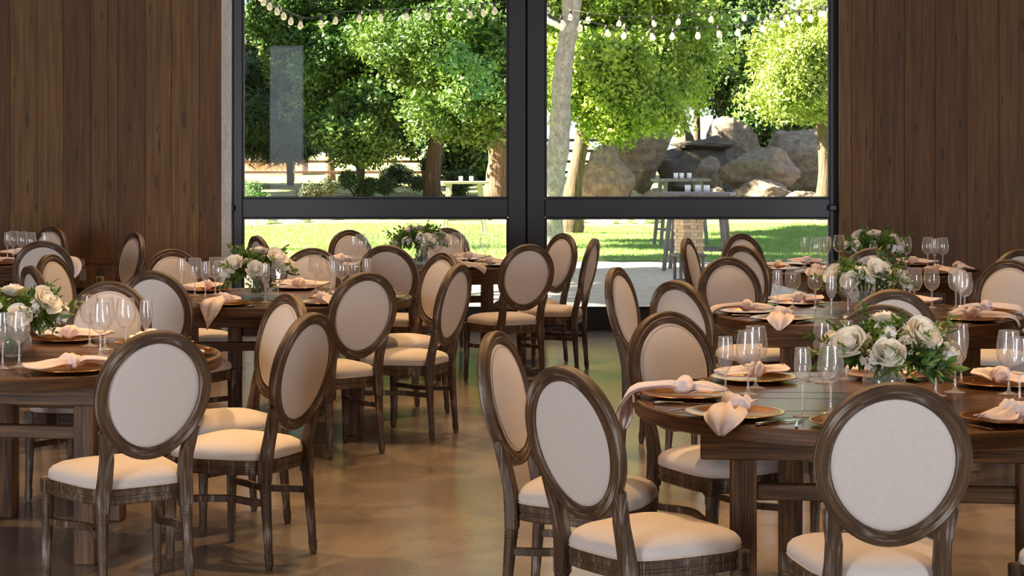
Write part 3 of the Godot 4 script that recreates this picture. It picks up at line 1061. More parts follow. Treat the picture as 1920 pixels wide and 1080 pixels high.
func foliage(parent: Node3D, blobs: Array, kind: int, m: Material, c0: Color, c1: Color, size: float, seed_: int, loose := 0.3) -> void:
	var r := RandomNumberGenerator.new()
	r.seed = seed_
	var total := 0
	for b in blobs:
		total += int(b[6])
	var mm := MultiMesh.new()
	mm.transform_format = MultiMesh.TRANSFORM_3D
	mm.use_colors = true
	mm.mesh = clusters[kind]
	mm.instance_count = total
	var i := 0
	for b in blobs:
		# twigs: the clusters of a blob gather in lumps with gaps between them
		var lumps := []
		for k in maxi(3, int(b[6]) / 24):
			var d := Vector3(r.randfn(), r.randfn(), r.randfn()).normalized() * pow(r.randf(), 0.4)
			lumps.append(Vector3(b[0] + d.x * b[3], b[1] + d.y * b[4], b[2] + d.z * b[5]))
		for k in int(b[6]):
			var l: Vector3 = lumps[r.randi() % lumps.size()]
			var p := l + Vector3(r.randfn(), r.randfn() * 0.6, r.randfn()) * loose - parent.position
			var s := size * r.randf_range(0.7, 1.25)
			var basis := Basis(Vector3(r.randfn(), r.randfn(), r.randfn()).normalized(), r.randf() * TAU) if kind < 3 else Basis(Vector3.UP, r.randf() * TAU)
			mm.set_instance_transform(i, Transform3D(basis.scaled(Vector3.ONE * s), p))
			var c := c0.lerp(c1, clampf(r.randf() + r.randfn() * 0.15, 0, 1))
			mm.set_instance_color(i, c.srgb_to_linear())
			i += 1
	var o := MultiMeshInstance3D.new()
	o.name = "foliage"
	o.multimesh = mm
	o.material_override = m
	o.set_meta("kind", "stuff")
	parent.add_child(o, true)

func tree(called: String, label: String, trunk: Array, bark: Material, blobs: Array, kind: int, m: Material, c0: Color, c1: Color, size: float, seed_: int, limbs := 5, fork := 0.5) -> void:
	var base := Vector3(trunk[0][0], trunk[0][1], trunk[0][2])
	base.y = ground_y(base.x, base.z) - 0.05
	var root := thing(called, label, "tree", base, 0.0, "trees of the garden")
	var r := RandomNumberGenerator.new()
	r.seed = seed_ + 100
	var pts := [Vector3(trunk[0][0], base.y, trunk[0][2]) - base]
	var rad := [trunk[0][3] * 1.1]
	for t in trunk:
		var p := Vector3(t[0], t[1], t[2]) - base
		if p.y > pts[-1].y + 0.1:
			pts.append(p)
			rad.append(t[3])
	# smooth the trunk
	var fine := []
	var frad := []
	for i in pts.size() - 1:
		for k in 4:
			var u := k / 4.0
			var a: Vector3 = pts[maxi(i - 1, 0)]
			var d: Vector3 = pts[mini(i + 2, pts.size() - 1)]
			fine.append((pts[i] as Vector3).cubic_interpolate(pts[i + 1], a, d, u))
			frad.append(lerpf(rad[i], rad[i + 1], u) * (1.0 + 0.06 * sin((i * 4 + k) * 1.7)))
	fine.append(pts[-1])
	frad.append(rad[-1])
	var st := new_st()
	tube(st, fine, frad, 14)
	part(root, "trunk", done(st), bark)
	for k in mini(limbs, blobs.size()):
		var b: Array = blobs[k]
		var goal := Vector3(b[0], b[1], b[2]) - base
		var at := int(fine.size() * r.randf_range(fork, 0.92))
		var from: Vector3 = fine[at]
		st = new_st()
		var mid := from.lerp(goal, 0.5) + Vector3(r.randf_range(-0.2, 0.2), 0.25, 0)
		var bend := []
		var br := []
		for i in 9:
			var u := i / 8.0
			bend.append(from.lerp(mid, u).lerp(mid.lerp(goal, u), u) + Vector3(r.randf_range(-0.03, 0.03), r.randf_range(-0.03, 0.03), 0))
			br.append(lerpf(minf(frad[at] * 0.55, b[3] * 0.06), 0.012, u))
		tube(st, bend, br, 8)
		part(root, "branch", done(st), bark)
	if blobs.size():
		foliage(root, blobs, kind, m, c0, c1, size, seed_)

func boulder(seed_: int, half: Vector3) -> ArrayMesh:
	var n := FastNoiseLite.new()
	n.seed = seed_
	n.frequency = 0.55
	n.fractal_octaves = 3
	var r := RandomNumberGenerator.new()
	r.seed = seed_
	var cuts := []
	for k in 13:
		cuts.append([Vector3(r.randfn(), r.randfn() * 0.8, r.randfn()).normalized(), r.randf_range(0.66, 0.93)])
	var st := new_st()
	var rows := []
	var cs := []
	for i in 37:
		var v := PI * i / 36.0
		var row := PackedVector3Array()
		for j in 52:
			var a := TAU * j / 52
			var d := Vector3(sin(v) * cos(a), cos(v), sin(v) * sin(a))
			var p := d * 1.06
			for c in cuts:
				var over: float = p.dot(c[0]) - c[1]
				if over > 0:
					p -= c[0] * over * 0.93
			p *= 1.0 + 0.14 * n.get_noise_3dv(d * 2.6) + 0.06 * n.get_noise_3dv(d * 8.0) + 0.03 * n.get_noise_3dv(d * 21.0)
			row.append(p * half)
		rows.append(row)
		cs.append(Vector3.ZERO)
	grid(st, rows, false, true, cs)
	return done(st)

func high_table(label: String, at: Vector3, turn: float, size: Vector3, m: Material, cups: Array, cup_label: String) -> void:
	var root := thing("high_table", label, "table", at, turn, "high tables in the garden")
	for k in 3:
		part(root, "plank", box_mesh(Vector3(size.x, 0.05, size.z / 3.0 - 0.006), 0.006), m, Vector3(0, size.y - 0.025, (k - 1) * size.z / 3.0))
	for sx in [-1.0, 1.0]:
		for sz in [-1.0, 1.0]:
			var st := new_st()
			bar(st, [Vector3(sx * size.x * 0.44, 0, sz * size.z * 0.44), Vector3(sx * size.x * 0.33, size.y - 0.05, sz * size.z * 0.34)], [0.055, 0.075], [0.055, 0.06], Vector3.RIGHT)
			part(root, "leg", done(st), m)
	for sz in [-1.0, 1.0]:
		part(root, "rail", box_mesh(Vector3(size.x * 0.78, 0.04, 0.03), 0.004), m, Vector3(0, 0.3, sz * size.z * 0.41))
	var st2 := new_st()
	var prof := []
	for p in [[0.0, 0.0], [0.034, 0.0], [0.04, 0.006], [0.042, 0.10], [0.039, 0.10], [0.036, 0.012], [0.0, 0.010]]:
		prof.append(Vector2(p[0], p[1]))
	lathe(st2, prof, 16, Transform3D(), false)
	var cup := done(st2)
	for k in cups.size():
		var c: Array = cups[k]
		single("votive_cup", cup, M.votive_white, cup_label % ["left", "middle", "right"][k if cups.size() == 3 else k * 2], "candle holder", root.transform * Vector3(c[0], size.y, c[1]), 0.0, "white votive cups on the high tables")

func string_lights(label: String, knots: Array, every: float, seed_: int) -> void:
	var root := thing("string_lights", label, "string lights", Vector3.ZERO, 0.0, "strings of bulbs over the garden")
	var curve := Curve3D.new()
	for i in knots.size():
		var p := Vector3(knots[i][0], knots[i][1], knots[i][2])
		var a := Vector3(knots[maxi(i - 1, 0)][0], knots[maxi(i - 1, 0)][1], knots[maxi(i - 1, 0)][2])
		var b := Vector3(knots[mini(i + 1, knots.size() - 1)][0], knots[mini(i + 1, knots.size() - 1)][1], knots[mini(i + 1, knots.size() - 1)][2])
		curve.add_point(p, (a - b) / 6.0, (b - a) / 6.0)
	var pts := []
	var rad := []
	var long := curve.get_baked_length()
	for i in 121:
		pts.append(curve.sample_baked(long * i / 120.0))
		rad.append(0.006)
	var st := new_st()
	tube(st, pts, rad, 5)
	part(root, "cable", done(st), M.bulb_socket)
	st = new_st()
	var sp := []
	for p in [[0.0, 0.0], [0.016, -0.002], [0.019, -0.02], [0.019, -0.06], [0.0, -0.062]]:
		sp.append(Vector2(p[0], p[1]))
	lathe(st, sp, 10)
	var socket := done(st)
	st = new_st()
	var bp := []
	for p in [[0.016, -0.058], [0.022, -0.075], [0.034, -0.105], [0.036, -0.125], [0.028, -0.148], [0.010, -0.158], [0.0, -0.159]]:
		bp.append(Vector2(p[0], p[1]))
	lathe(st, bp, 12)
	var glass := done(st)
	var r := RandomNumberGenerator.new()
	r.seed = seed_
	var at := every * 0.5
	while at < long:
		var o := part(root, "bulb_socket", socket, M.bulb_socket, curve.sample_baked(at))
		o.rotation = Vector3(r.randf_range(-0.2, 0.2), 0, r.randf_range(-0.25, 0.25))
		part(o, "bulb", glass, M.bulb_glass)
		at += every * r.randf_range(0.8, 1.2)

func garden() -> void:
	structure("gravel_court", land(-14, 16, -17.2, -28.8, 30, 12, 0.0, 0.0), M.gravel)
	structure("lawn", land(-14, 16, -28.4, -43.6, 40, 20, 0.012, 0.5), M.lawn_turf)
	structure("mulch_bed", land(-16, 18, -42.0, -49.0, 34, 10, 0.004, 0.4), M.mulch)
	structure("rough_ground", land(-40, 40, -48.0, -140.0, 60, 40, 0.0), M.rough_grass)
	# blades of the lawn
	var st := new_st()
	st.set_smooth_group(-1)
	for k in 9:
		var a := rng.randf() * TAU
		var o := Vector3(rng.randf_range(-0.05, 0.05), 0, rng.randf_range(-0.05, 0.05))
		var s := Vector3(cos(a), 0, sin(a)) * 0.004
		tri(st, o - s, o + s, o + Vector3(rng.randf_range(-0.02, 0.02), rng.randf_range(0.03, 0.055), rng.randf_range(-0.02, 0.02)))
	var tuft := done(st)
	var mm := MultiMesh.new()
	mm.transform_format = MultiMesh.TRANSFORM_3D
	mm.use_colors = true
	mm.mesh = tuft
	mm.instance_count = 30000
	for i in 30000:
		var z := -28.5 - 13.5 * rng.randf()
		var x := rng.randf_range(-7.5, 8.5)
		mm.set_instance_transform(i, Transform3D(Basis(Vector3.UP, rng.randf() * TAU), Vector3(x, ground_y(x, z) + 0.01, z)))
		mm.set_instance_color(i, srgb(100, 138, 58).lerp(srgb(156, 180, 104), rng.randf()).srgb_to_linear())
	var g := MultiMeshInstance3D.new()
	g.name = "grass"
	g.multimesh = mm
	g.material_override = M.leaf_1
	g.set_meta("kind", "stuff")
	g.set_meta("label", "short green grass blades of the lawn outside the glass doors")
	g.set_meta("category", "grass")
	add_child(g)

	clusters = [leaf_cluster(1, 110, 0.15), leaf_cluster(2, 90, 0.2), leaf_cluster(3, 130, 0.12), needle_cluster(4, 120)]
	tree("sycamore_tree", "pale grey mottled sycamore trunk rising just right of the door mullion", [[0.62,-0.03,-32.0,0.27],[0.65,0.59,-32.0,0.23],[0.69,1.05,-32.0,0.20],[0.79,1.69,-32.0,0.19],[0.83,2.23,-32.0,0.18],[0.86,2.87,-32.0,0.17],[0.91,3.33,-32.0,0.16],[1.0,3.88,-32.0,0.16],[1.04,4.52,-32.0,0.17],[1.10,5.34,-32.0,0.16],[1.19,6.99,-32.0,0.13]], M.grey_bark,
		[[2.2,7.2,-31.5,2.4,1.3,2.4,150],[-1.2,7.0,-32.5,2.2,1.2,2.2,90],[4.4,6.4,-32.0,1.8,1.0,2.0,90],[-0.7,3.05,-31.5,0.7,0.12,0.4,5]], 1, M.leaf_1, srgb(73, 122, 62), srgb(116, 158, 84), 0.3, 21, 3, 0.82)
	tree("oak_tree", "leaning brown oak with bright yellow-green leaves behind the grey sycamore trunk", [[1.19,0.12,-38.0,0.28],[1.22,0.72,-38.0,0.20],[1.31,1.26,-38.0,0.16],[1.41,1.81,-38.0,0.15],[1.50,2.30,-38.0,0.16],[1.59,2.73,-38.0,0.15],[1.72,3.44,-38.0,0.12],[1.85,4.41,-38.0,0.09]], M.brown_bark,
		[[1.95,3.76,-38.0,0.98,1.09,1.8,300],[2.79,4.15,-39.0,0.89,1.0,1.6,220],[1.48,3.07,-37.0,0.58,0.53,1.0,120],[2.11,2.70,-37.0,0.63,0.42,0.9,120],[3.02,3.13,-38.5,0.66,0.55,1.0,110],[2.12,5.49,-39.0,1.67,1.0,2.2,200],[0.9,4.4,-38.5,0.7,0.9,1.2,90],[3.6,3.9,-39.5,0.7,0.7,1.2,80],[1.75,2.35,-37.0,0.25,0.25,0.4,14],[2.6,2.45,-37.0,0.3,0.2,0.4,16]], 0, M.leaf_0, srgb(105, 135, 46), srgb(167, 181, 80), 0.36, 22)
	tree("oak_tree", "thick brown oak with rough bark left of the door mullion, by the pale high table", [[-0.40,0.11,-47.0,0.46],[-0.38,0.58,-47.0,0.39],[-0.35,1.05,-47.0,0.30],[-0.32,1.72,-47.0,0.27],[-0.34,2.39,-47.0,0.26],[-0.30,3.06,-47.0,0.21],[-0.20,3.87,-47.0,0.17],[-0.27,4.94,-47.0,0.12]], M.brown_bark,
		[[-0.92,4.61,-46.0,1.05,1.05,2.2,260],[-1.88,4.0,-47.0,1.07,1.07,2.2,260],[-0.77,3.38,-45.0,0.64,0.58,1.2,120],[-2.61,4.74,-48.0,0.96,1.23,2.2,200],[-1.31,2.5,-46.0,0.79,0.66,1.2,110],[-1.34,6.28,-47.0,1.88,1.07,2.5,180]], 0, M.leaf_0, srgb(51, 82, 29), srgb(101, 128, 55), 0.42, 23)
	tree("oak_tree", "slender oak with sunlit drooping leaves in the middle of the left door", [[-4.25,0.36,-52.0,0.13],[-4.22,0.99,-52.0,0.12],[-4.25,1.73,-52.0,0.12],[-4.34,2.62,-52.0,0.12],[-4.46,3.81,-52.0,0.10],[-4.53,5.29,-52.0,0.07]], M.brown_bark,
		[[-4.29,2.72,-50.0,0.71,0.86,1.4,200],[-3.78,2.14,-49.0,0.63,0.49,1.2,130],[-4.95,3.77,-51.0,1.17,1.17,2.2,260],[-5.79,4.85,-52.0,1.34,1.19,2.4,260],[-3.79,3.91,-51.0,0.87,1.02,2.0,190],[-5.35,6.63,-52.0,2.67,1.04,2.6,220]], 0, M.leaf_0, srgb(46, 80, 35), srgb(94, 126, 58), 0.46, 24)
	tree("pine_tree", "dark green pine with hanging boughs by the left fence", [[-6.88,0.66,-58.0,0.10],[-6.93,1.74,-58.0,0.10],[-6.99,3.07,-58.0,0.10],[-7.06,4.72,-58.0,0.08],[-7.13,6.71,-58.0,0.07]], M.brown_bark,
		[[-7.82,2.6,-57.0,0.73,0.6,1.6,80],[-7.04,2.3,-56.0,0.88,0.6,1.6,90],[-8.12,3.73,-58.0,0.66,1.16,1.8,90],[-6.51,2.5,-57.0,0.81,0.7,1.6,80],[-6.9,4.0,-57.0,0.9,0.9,1.6,80]], 3, M.leaf_2, srgb(40, 67, 39), srgb(70, 103, 59), 0.55, 25)
	tree("evergreen_tree", "dark evergreen behind the thick oak in the left door", [[-2.13,0.51,-62.0,0.18],[-2.09,1.75,-62.0,0.16],[-2.16,3.52,-62.0,0.14],[-2.20,5.65,-62.0,0.11]], M.brown_bark,
		[[-3.09,3.12,-60.0,1.54,1.54,2.5,260],[-1.37,2.26,-60.0,1.2,1.03,2.0,180],[-4.25,3.52,-62.0,1.24,1.59,2.5,210],[-1.08,4.63,-63.0,1.26,1.98,2.5,200]], 1, M.leaf_2, srgb(36, 61, 29), srgb(71, 99, 46), 0.5, 26)
	tree("broadleaf_tree", "tall bluish-green broadleaf tree filling the back of the left door", [[-6.41,0.25,-66.0,0.17],[-6.45,1.76,-66.0,0.15],[-6.49,4.78,-66.0,0.13],[-6.52,7.04,-66.0,0.09]], M.brown_bark,
		[[-8.67,6.28,-66.0,1.7,2.07,3.0,260],[-6.89,5.4,-67.0,1.72,2.11,3.0,280],[-4.98,5.97,-67.0,1.72,2.11,3.0,280],[-3.11,6.43,-68.0,1.75,2.14,3.0,260],[-1.15,5.97,-67.0,1.53,2.11,3.0,240]], 1, M.leaf_1, srgb(38, 68, 35), srgb(75, 107, 55), 0.6, 27)
	tree("oak_tree", "pale-leaved oak bending in at the right edge of the right door", [[7.35,0.45,-44.0,0.20],[7.39,1.46,-44.0,0.16],[7.29,2.47,-44.0,0.15],[7.14,3.35,-44.0,0.15],[6.98,4.23,-44.0,0.11],[6.85,5.23,-44.0,0.08]], M.brown_bark,
		[[6.88,3.92,-43.0,0.74,0.61,1.6,200],[6.48,3.03,-42.0,0.48,0.3,1.0,90],[7.19,4.41,-43.0,0.61,0.49,1.4,110],[6.39,2.88,-43.0,0.43,0.22,0.8,60],[7.37,3.18,-43.0,0.49,0.61,1.4,110]], 0, M.leaf_3, srgb(115, 138, 57), srgb(162, 176, 95), 0.36, 28)
	tree("pine_tree", "dark pine above the boulders with white sky under its boughs", [[5.55,0.4,-56.0,0.10],[5.55,2.02,-56.0,0.10],[5.54,3.02,-56.0,0.10],[5.49,4.30,-56.0,0.08],[5.44,5.74,-56.0,0.06]], M.brown_bark,
		[[5.34,4.25,-55.0,0.94,0.7,1.6,150],[7.04,4.46,-56.0,1.28,0.96,2.2,210],[7.23,3.15,-55.0,0.94,0.71,1.6,150],[6.35,5.32,-57.0,1.3,0.98,2.4,200],[7.98,5.32,-57.0,1.14,1.14,2.4,190],[4.89,4.83,-57.0,0.98,0.9,2.0,140],[7.41,2.43,-54.0,0.77,0.39,1.2,100],[7.29,6.38,-58.0,2.32,0.83,2.4,150]], 1, M.leaf_2, srgb(47, 74, 34), srgb(99, 127, 56), 0.5, 29)
	tree("broadleaf_tree", "sunny green tree far behind the tall boulder in the right door", [[4.40,0.9,-70.0,0.20],[4.48,3.37,-70.0,0.18],[4.52,5.77,-70.0,0.16],[4.40,8.57,-70.0,0.10]], M.brown_bark,
		[[2.4,6.17,-70.0,1.6,2.2,3.0,220],[4.46,5.83,-71.0,1.83,2.0,3.0,230],[6.69,6.9,-71.0,1.83,1.3,3.0,170],[10.88,3.12,-68.0,1.17,1.17,2.0,140],[9.99,1.95,-66.0,0.94,0.57,1.6,90]], 1, M.leaf_1, srgb(43, 70, 30), srgb(89, 112, 51), 0.6, 30)
	tree("added_shade_tree", "tall unseen oak added left of the doors, shading the gravel court", [[-7.6,0.0,-19.6,0.25],[-7.5,2.0,-19.6,0.22],[-7.2,4.5,-19.8,0.18],[-6.8,6.5,-20.0,0.12]], M.brown_bark,
		[[-5.9,7.0,-20.0,1.8,1.0,2.0,200],[-7.6,7.6,-19.5,1.8,1.0,1.8,150],[-5.6,6.6,-23.5,1.9,0.9,2.0,200],[-7.2,7.4,-23.0,1.8,0.9,2.0,150],[-5.8,6.8,-26.5,1.9,0.9,1.6,190]], 1, M.leaf_1, srgb(61, 96, 40), srgb(115, 144, 68), 0.5, 31)  # unseen tree, added so that its crown shades the gravel
	tree("added_shade_tree", "unseen oak with a high crown, added to shade the boulders", [[-2.2,0.3,-50.5,0.22],[-2.0,2.5,-50.5,0.2],[-1.6,5.0,-50.3,0.17],[-1.0,7.4,-50.0,0.1]], M.brown_bark,
		[[-3.0,7.2,-46.8,2.0,0.9,2.0,240],[-1.4,7.0,-45.6,1.8,0.8,1.8,200],[-4.8,7.6,-49.0,1.8,0.9,2.0,200],[-1.5,7.6,-49.0,1.8,1.1,2.2,190],[0.6,8.0,-47.5,1.8,1.1,2.2,170],[-0.6,6.4,-51.0,1.4,0.8,2.0,120],[1.6,6.6,-50.0,1.5,0.9,2.0,130],[-3.6,8.0,-48.0,1.8,1.1,2.2,130]], 0, M.leaf_1, srgb(56, 90, 37), srgb(108, 136, 63), 0.5, 32)  # out-of-view crown, placed to dapple the boulders with shade
	tree("added_shade_tree", "spreading unseen oak added beyond the left wall, shading the right of the lawn", [[-8.6,0.0,-30.6,0.25],[-8.4,2.0,-30.6,0.22],[-8.0,4.5,-30.8,0.18],[-7.6,6.5,-31.0,0.12]], M.brown_bark,
		[[-5.4,7.4,-30.0,1.8,1.0,2.0,190],[-4.8,7.0,-33.5,1.8,0.9,2.0,190],[-3.8,6.6,-31.0,1.6,0.8,1.8,140],[-2.8,7.4,-33.0,1.8,0.9,2.0,150],[-2.6,7.2,-37.0,1.6,0.9,1.6,130]], 1, M.leaf_1, srgb(61, 96, 40), srgb(115, 144, 68), 0.5, 33)  # added out of view to throw shade on the right lawn
	for k in 2:
		var cx: float = [-10.6, -11.6][k]
		var cz: float = [-49.0, -56.0][k]
		tree("added_shade_tree", ["dense unseen oak added left of the doors, shading the ground under the trees", "dense unseen oak added farther left behind, shading the fence"][k], [[cx, 0.3, cz, 0.3], [cx, 2.5, cz, 0.26], [cx + 0.3, 5.0, cz, 0.2], [cx + 0.2, 7.0, cz, 0.12]], M.brown_bark,
			[[cx, 5.6, cz, 1.8, 1.6, 2.6, 300], [cx + 0.8, 4.0, cz + 0.5, 1.3, 1.2, 2.4, 200], [cx - 0.6, 3.0, cz - 0.5, 1.5, 1.2, 2.6, 200], [cx + 0.2, 6.8, cz + 1.0, 1.5, 0.8, 2.2, 160], [cx, 4.8, cz - 2.6, 1.6, 1.6, 1.8, 200], [cx + 0.2, 1.6, cz, 1.2, 0.9, 2.6, 140]], 1, M.leaf_1, srgb(58, 92, 34), srgb(112, 136, 56), 0.55, 35 + k)  # unseen pair, put in to darken the ground under the left trees
	# shrubs
	var bushes := [["shrub", "dark round evergreen bush left of the pale high table", Vector3(-3.6, 1.15, -54.0), Vector3(0.62, 0.72, 0.6), 150, 2, "leaf_2", srgb(26, 45, 24), srgb(53, 77, 38)],
		["shrub", "low glossy bush in the lower left corner of the left door", Vector3(-6.3, 0.62, -46.0), Vector3(0.55, 0.32, 0.5), 70, 2, "leaf_1", srgb(44, 80, 39), srgb(90, 126, 66)],
		["shrub", "reddish-green low bush below the left fence", Vector3(-4.9, 0.66, -46.5), Vector3(0.6, 0.34, 0.5), 80, 2, "leaf_2", srgb(57, 66, 43), srgb(88, 99, 63)],
		["shrub", "broad loose bush in front of the slender oak trunk", Vector3(-4.1, 0.85, -50.0), Vector3(0.9, 0.45, 0.6), 110, 0, "leaf_1", srgb(51, 85, 44), srgb(100, 134, 77)],
		["shrub", "loose green bush behind the pale high table", Vector3(-1.9, 0.95, -53.0), Vector3(1.1, 0.5, 0.7), 120, 0, "leaf_2", srgb(46, 72, 38), srgb(93, 118, 64)],
		["shrub", "blue-green bush right of the boulders by the far fence", Vector3(8.0, 2.1, -58.0), Vector3(0.9, 0.9, 0.8), 130, 1, "leaf_2", srgb(38, 69, 47), srgb(70, 102, 69)]]
	for b in bushes:
		var c: Vector3 = b[2]
		var h: Vector3 = b[3]
		var root := thing(b[0], b[1], "shrub", Vector3(c.x, ground_y(c.x, c.z), c.z), 0.0, "shrubs of the garden")
		var bst := new_st()
		for k in 5:
			var a := TAU * k / 5
			tube(bst, [Vector3(cos(a) * 0.05, -0.05, sin(a) * 0.05), Vector3(cos(a) * h.x * 0.5, (c.y - root.position.y) * 1.1, sin(a) * h.z * 0.5)], [0.025, 0.01], 6)
		part(root, "stems", done(bst), M.brown_bark)
		foliage(root, [[c.x, c.y, c.z, h.x, h.y, h.z, b[4]]], b[5], M[b[6]], b[7], b[8], 0.2, 50 + bushes.find(b), 0.08)
	# boulders: x, top and bottom, z, half width, half depth
	var rocks := [["tallest upright boulder beside the two high tables", 3.36, 1.86, -50.0, 1.03, 1.33], ["rounded pale boulder with shadows at the foot of the leaning oak", 2.23, 0.80, -46.0, 0.79, 0.92],
		["small boulder against the white sky right of the tallest boulder", 5.08, 1.6, -55.0, 0.42, 1.26], ["dark pointed boulder behind the water ledge", 6.28, 1.35, -53.0, 0.80, 1.45], ["big light boulder low in front of the water ledge", 6.35, 1.15, -47.5, 0.98, 0.60],
		["wide boulder at the right edge of the right door", 8.04, 1.20, -51.0, 1.14, 1.15], ["low boulder under the big light boulder", 6.20, 0.55, -45.85, 0.80, 0.42], ["flat sunlit slab in the lower right corner of the door", 6.9, 0.40, -44.6, 0.62, 0.33],
		["small dark boulder left of the big light boulder", 5.15, 0.9, -48.9, 0.40, 0.62], ["small flat rock at the foot of the tallest boulder", 3.45, 0.46, -45.5, 0.42, 0.30], ["small rock right of the nearer high table", 4.90, 0.45, -44.9, 0.28, 0.36]]
	for k in rocks.size():
		var b: Array = rocks[k]
		single("boulder", boulder(300 + k, Vector3(b[4], b[5], maxf(b[4] * 0.8, 0.4))), M.boulder_rock, b[0], "boulder", Vector3(b[1], b[2], b[3]), 0.0, "boulders at the back of the lawn")
	var ledge := thing("water_ledge", "dark wet rock ledge between the boulders", "rock", Vector3(5.25, 0.35, -51.9))
	part(ledge, "rock_face", boulder(340, Vector3(1.4, 1.15, 0.5)), M.wet_rock, Vector3(0, 0.55, 0))
	part(ledge, "cap_slab", boulder(341, Vector3(1.0, 0.13, 0.45)), M.wet_rock, Vector3(0.1, 1.5, 0.0))
	part(ledge, "lower_rock", boulder(342, Vector3(0.8, 0.4, 0.4)), M.wet_rock, Vector3(-0.1, 0.25, 0.4))
	# stones that edge the lawn
	var shapes := [boulder(400, Vector3(0.26, 0.15, 0.18)), boulder(401, Vector3(0.19, 0.12, 0.15)), boulder(402, Vector3(0.32, 0.13, 0.2))]
	var spots := []
	var sx := -6.6
	while sx < 7.4:
		spots.append(Vector3(sx, 0, -43.3 - 0.5 * (sin(sx * 0.9) + 0.6 * sin(sx * 2.3 + 1.0)) * -1.0 - rng.randf() * 0.3))
		sx += rng.randf_range(0.34, 0.75)
	for k in spots.size():
		var p: Vector3 = spots[k]
		p.y = ground_y(p.x, p.z) + 0.06
		single("edging_stone", shapes[k % 3], M.edging_rock, "pale stone in the edging row behind the lawn, number %s from the left" % words(k), "stone", p, rng.randf() * TAU, "stones edging the lawn")
	# rail fence on the left
	var fence := thing("rail_fence", "dark brown post and rail fence behind the left trees", "fence", Vector3(-6.0, ground_y(-6, -63), -63.0))
	for k in 4:
		part(fence, "rail", box_mesh(Vector3(14.0, 0.09, 0.05), 0.01), M.fence_wood, Vector3(3.2, 0.36 + 0.36 * k, 0.0))
	for k in 7:
		part(fence, "post", box_mesh(Vector3(0.11, 1.75, 0.11), 0.01), M.fence_wood, Vector3(-3.6 + 2.2 * k, 0.75, -0.08))
	var shed := thing("garden_shed", "pinkish shed wall with barred windows behind the left fence", "shed", Vector3(-9.6, ground_y(-9, -75), -75.0))
	part(shed, "wall", box_mesh(Vector3(2.6, 2.6, 2.0), 0.02), M.shed_pink, Vector3(0, 1.3, 0))
	for k in 2:
		var win := part(shed, "window", box_mesh(Vector3(1.7, 0.55, 0.06), 0.01), M.shed_pane, Vector3(-0.2, 0.75 + 0.85 * k, 1.02))
		for j in 8:
			part(win, "bar", box_mesh(Vector3(0.05, 0.6, 0.04), 0.005), M.shed_pink, Vector3(-0.8 + j * 0.22, 0, 0.04))
	# things on the court and the lawn
	high_table("pale sunlit high table by the thick oak", Vector3(-0.95, ground_y(-0.95, -37.4), -37.4), 0.12, Vector3(0.92, 1.07, 0.55), M.weathered_timber, [[-0.08, 0.05], [0.14, -0.02]], "white votive cup on the pale sunlit high table, %s one")
	high_table("grey high table nearer the doors, in front of the boulders", Vector3(2.62, ground_y(2.6, -26.3), -26.3), -0.25, Vector3(1.0, 1.10, 0.62), M.grey_timber, [[-0.14, 0.03], [0.0, 0.0], [0.13, 0.04]], "white votive cup on the nearer grey high table, %s of three")
	high_table("grey high table farther back, beside the tallest boulder", Vector3(2.98, ground_y(3.0, -33.0), -33.0), 0.15, Vector3(0.95, 1.20, 0.6), M.grey_timber, [[-0.09, 0.02], [0.02, 0.0], [0.15, 0.03]], "white votive cup on the farther grey high table, %s of three")
	var stool := thing("wooden_stool", "grey wooden stool under the block tower outside", "stool", Vector3(2.15, -0.03, -22.7), 0.2)
	part(stool, "seat", box_mesh(Vector3(0.36, 0.035, 0.34), 0.006), M.grey_timber, Vector3(0, 0.41, 0))
	for ax in [-1.0, 1.0]:
		for az in [-1.0, 1.0]:
			part(stool, "leg", box_mesh(Vector3(0.035, 0.40, 0.035), 0.004), M.grey_timber, Vector3(ax * 0.14, 0.2, az * 0.13))
		part(stool, "rail", box_mesh(Vector3(0.02, 0.03, 0.26), 0.003), M.grey_timber, Vector3(ax * 0.14, 0.1, 0))
		part(stool, "rail", box_mesh(Vector3(0.28, 0.03, 0.02), 0.003), M.grey_timber, Vector3(0, 0.1, ax * 0.13))
	var tower := thing("block_tower", "tower of stacked pale wooden blocks on the grey stool", "block tower", Vector3(2.15, 0.3985, -22.7), 0.35)
	var block := box_mesh(Vector3(0.27, 0.042, 0.086), 0.004)
	for layer in 13:
		for k in 3:
			if layer > 7 and (layer * 5 + k * 3) % 7 == 0:
				continue
			var o := part(tower, "block", block, M["pale_block_%d" % ((layer + k) % 2)])
			var off := Vector3(rng.randf_range(-0.012, 0.012), 0.0215 + layer * 0.0428, (k - 1) * 0.09)
			o.rotation.y = PI / 2 * (layer % 2)
			o.position = Vector3(off.x, off.y, off.z) if layer % 2 == 0 else Vector3(off.z, off.y, off.x)
	string_lights("string of clear bulbs across the top of the left door", [[-3.3,4.3,-17.27],[-3.1,3.7,-21.5],[-2.74,3.38,-24.0],[-2.19,3.44,-24.0],[-1.37,3.48,-24.0],[-0.69,3.49,-24.0],[0.1,3.56,-24.0],[0.86,3.86,-31.86]], 0.3, 71)
	string_lights("sagging string of clear bulbs nearer in the right door", [[0.2,4.3,-17.27],[0.26,3.9,-21.0],[0.34,3.53,-24.0],[0.89,3.33,-24.0],[1.51,3.23,-24.0],[2.19,3.23,-24.0],[3.02,3.29,-24.0],[3.57,3.42,-24.0],[4.31,3.64,-24.0],[4.8,4.3,-17.15]], 0.3, 72)
	string_lights("higher string of bulbs farther back in the right door", [[0.1,4.4,-17.27],[0.3,4.2,-22.0],[0.39,3.88,-27.0],[1.23,3.63,-27.0],[2.01,3.60,-27.0],[2.85,3.66,-27.0],[3.63,3.70,-27.0],[4.63,3.82,-27.0],[5.2,4.4,-17.15]], 0.4, 73)

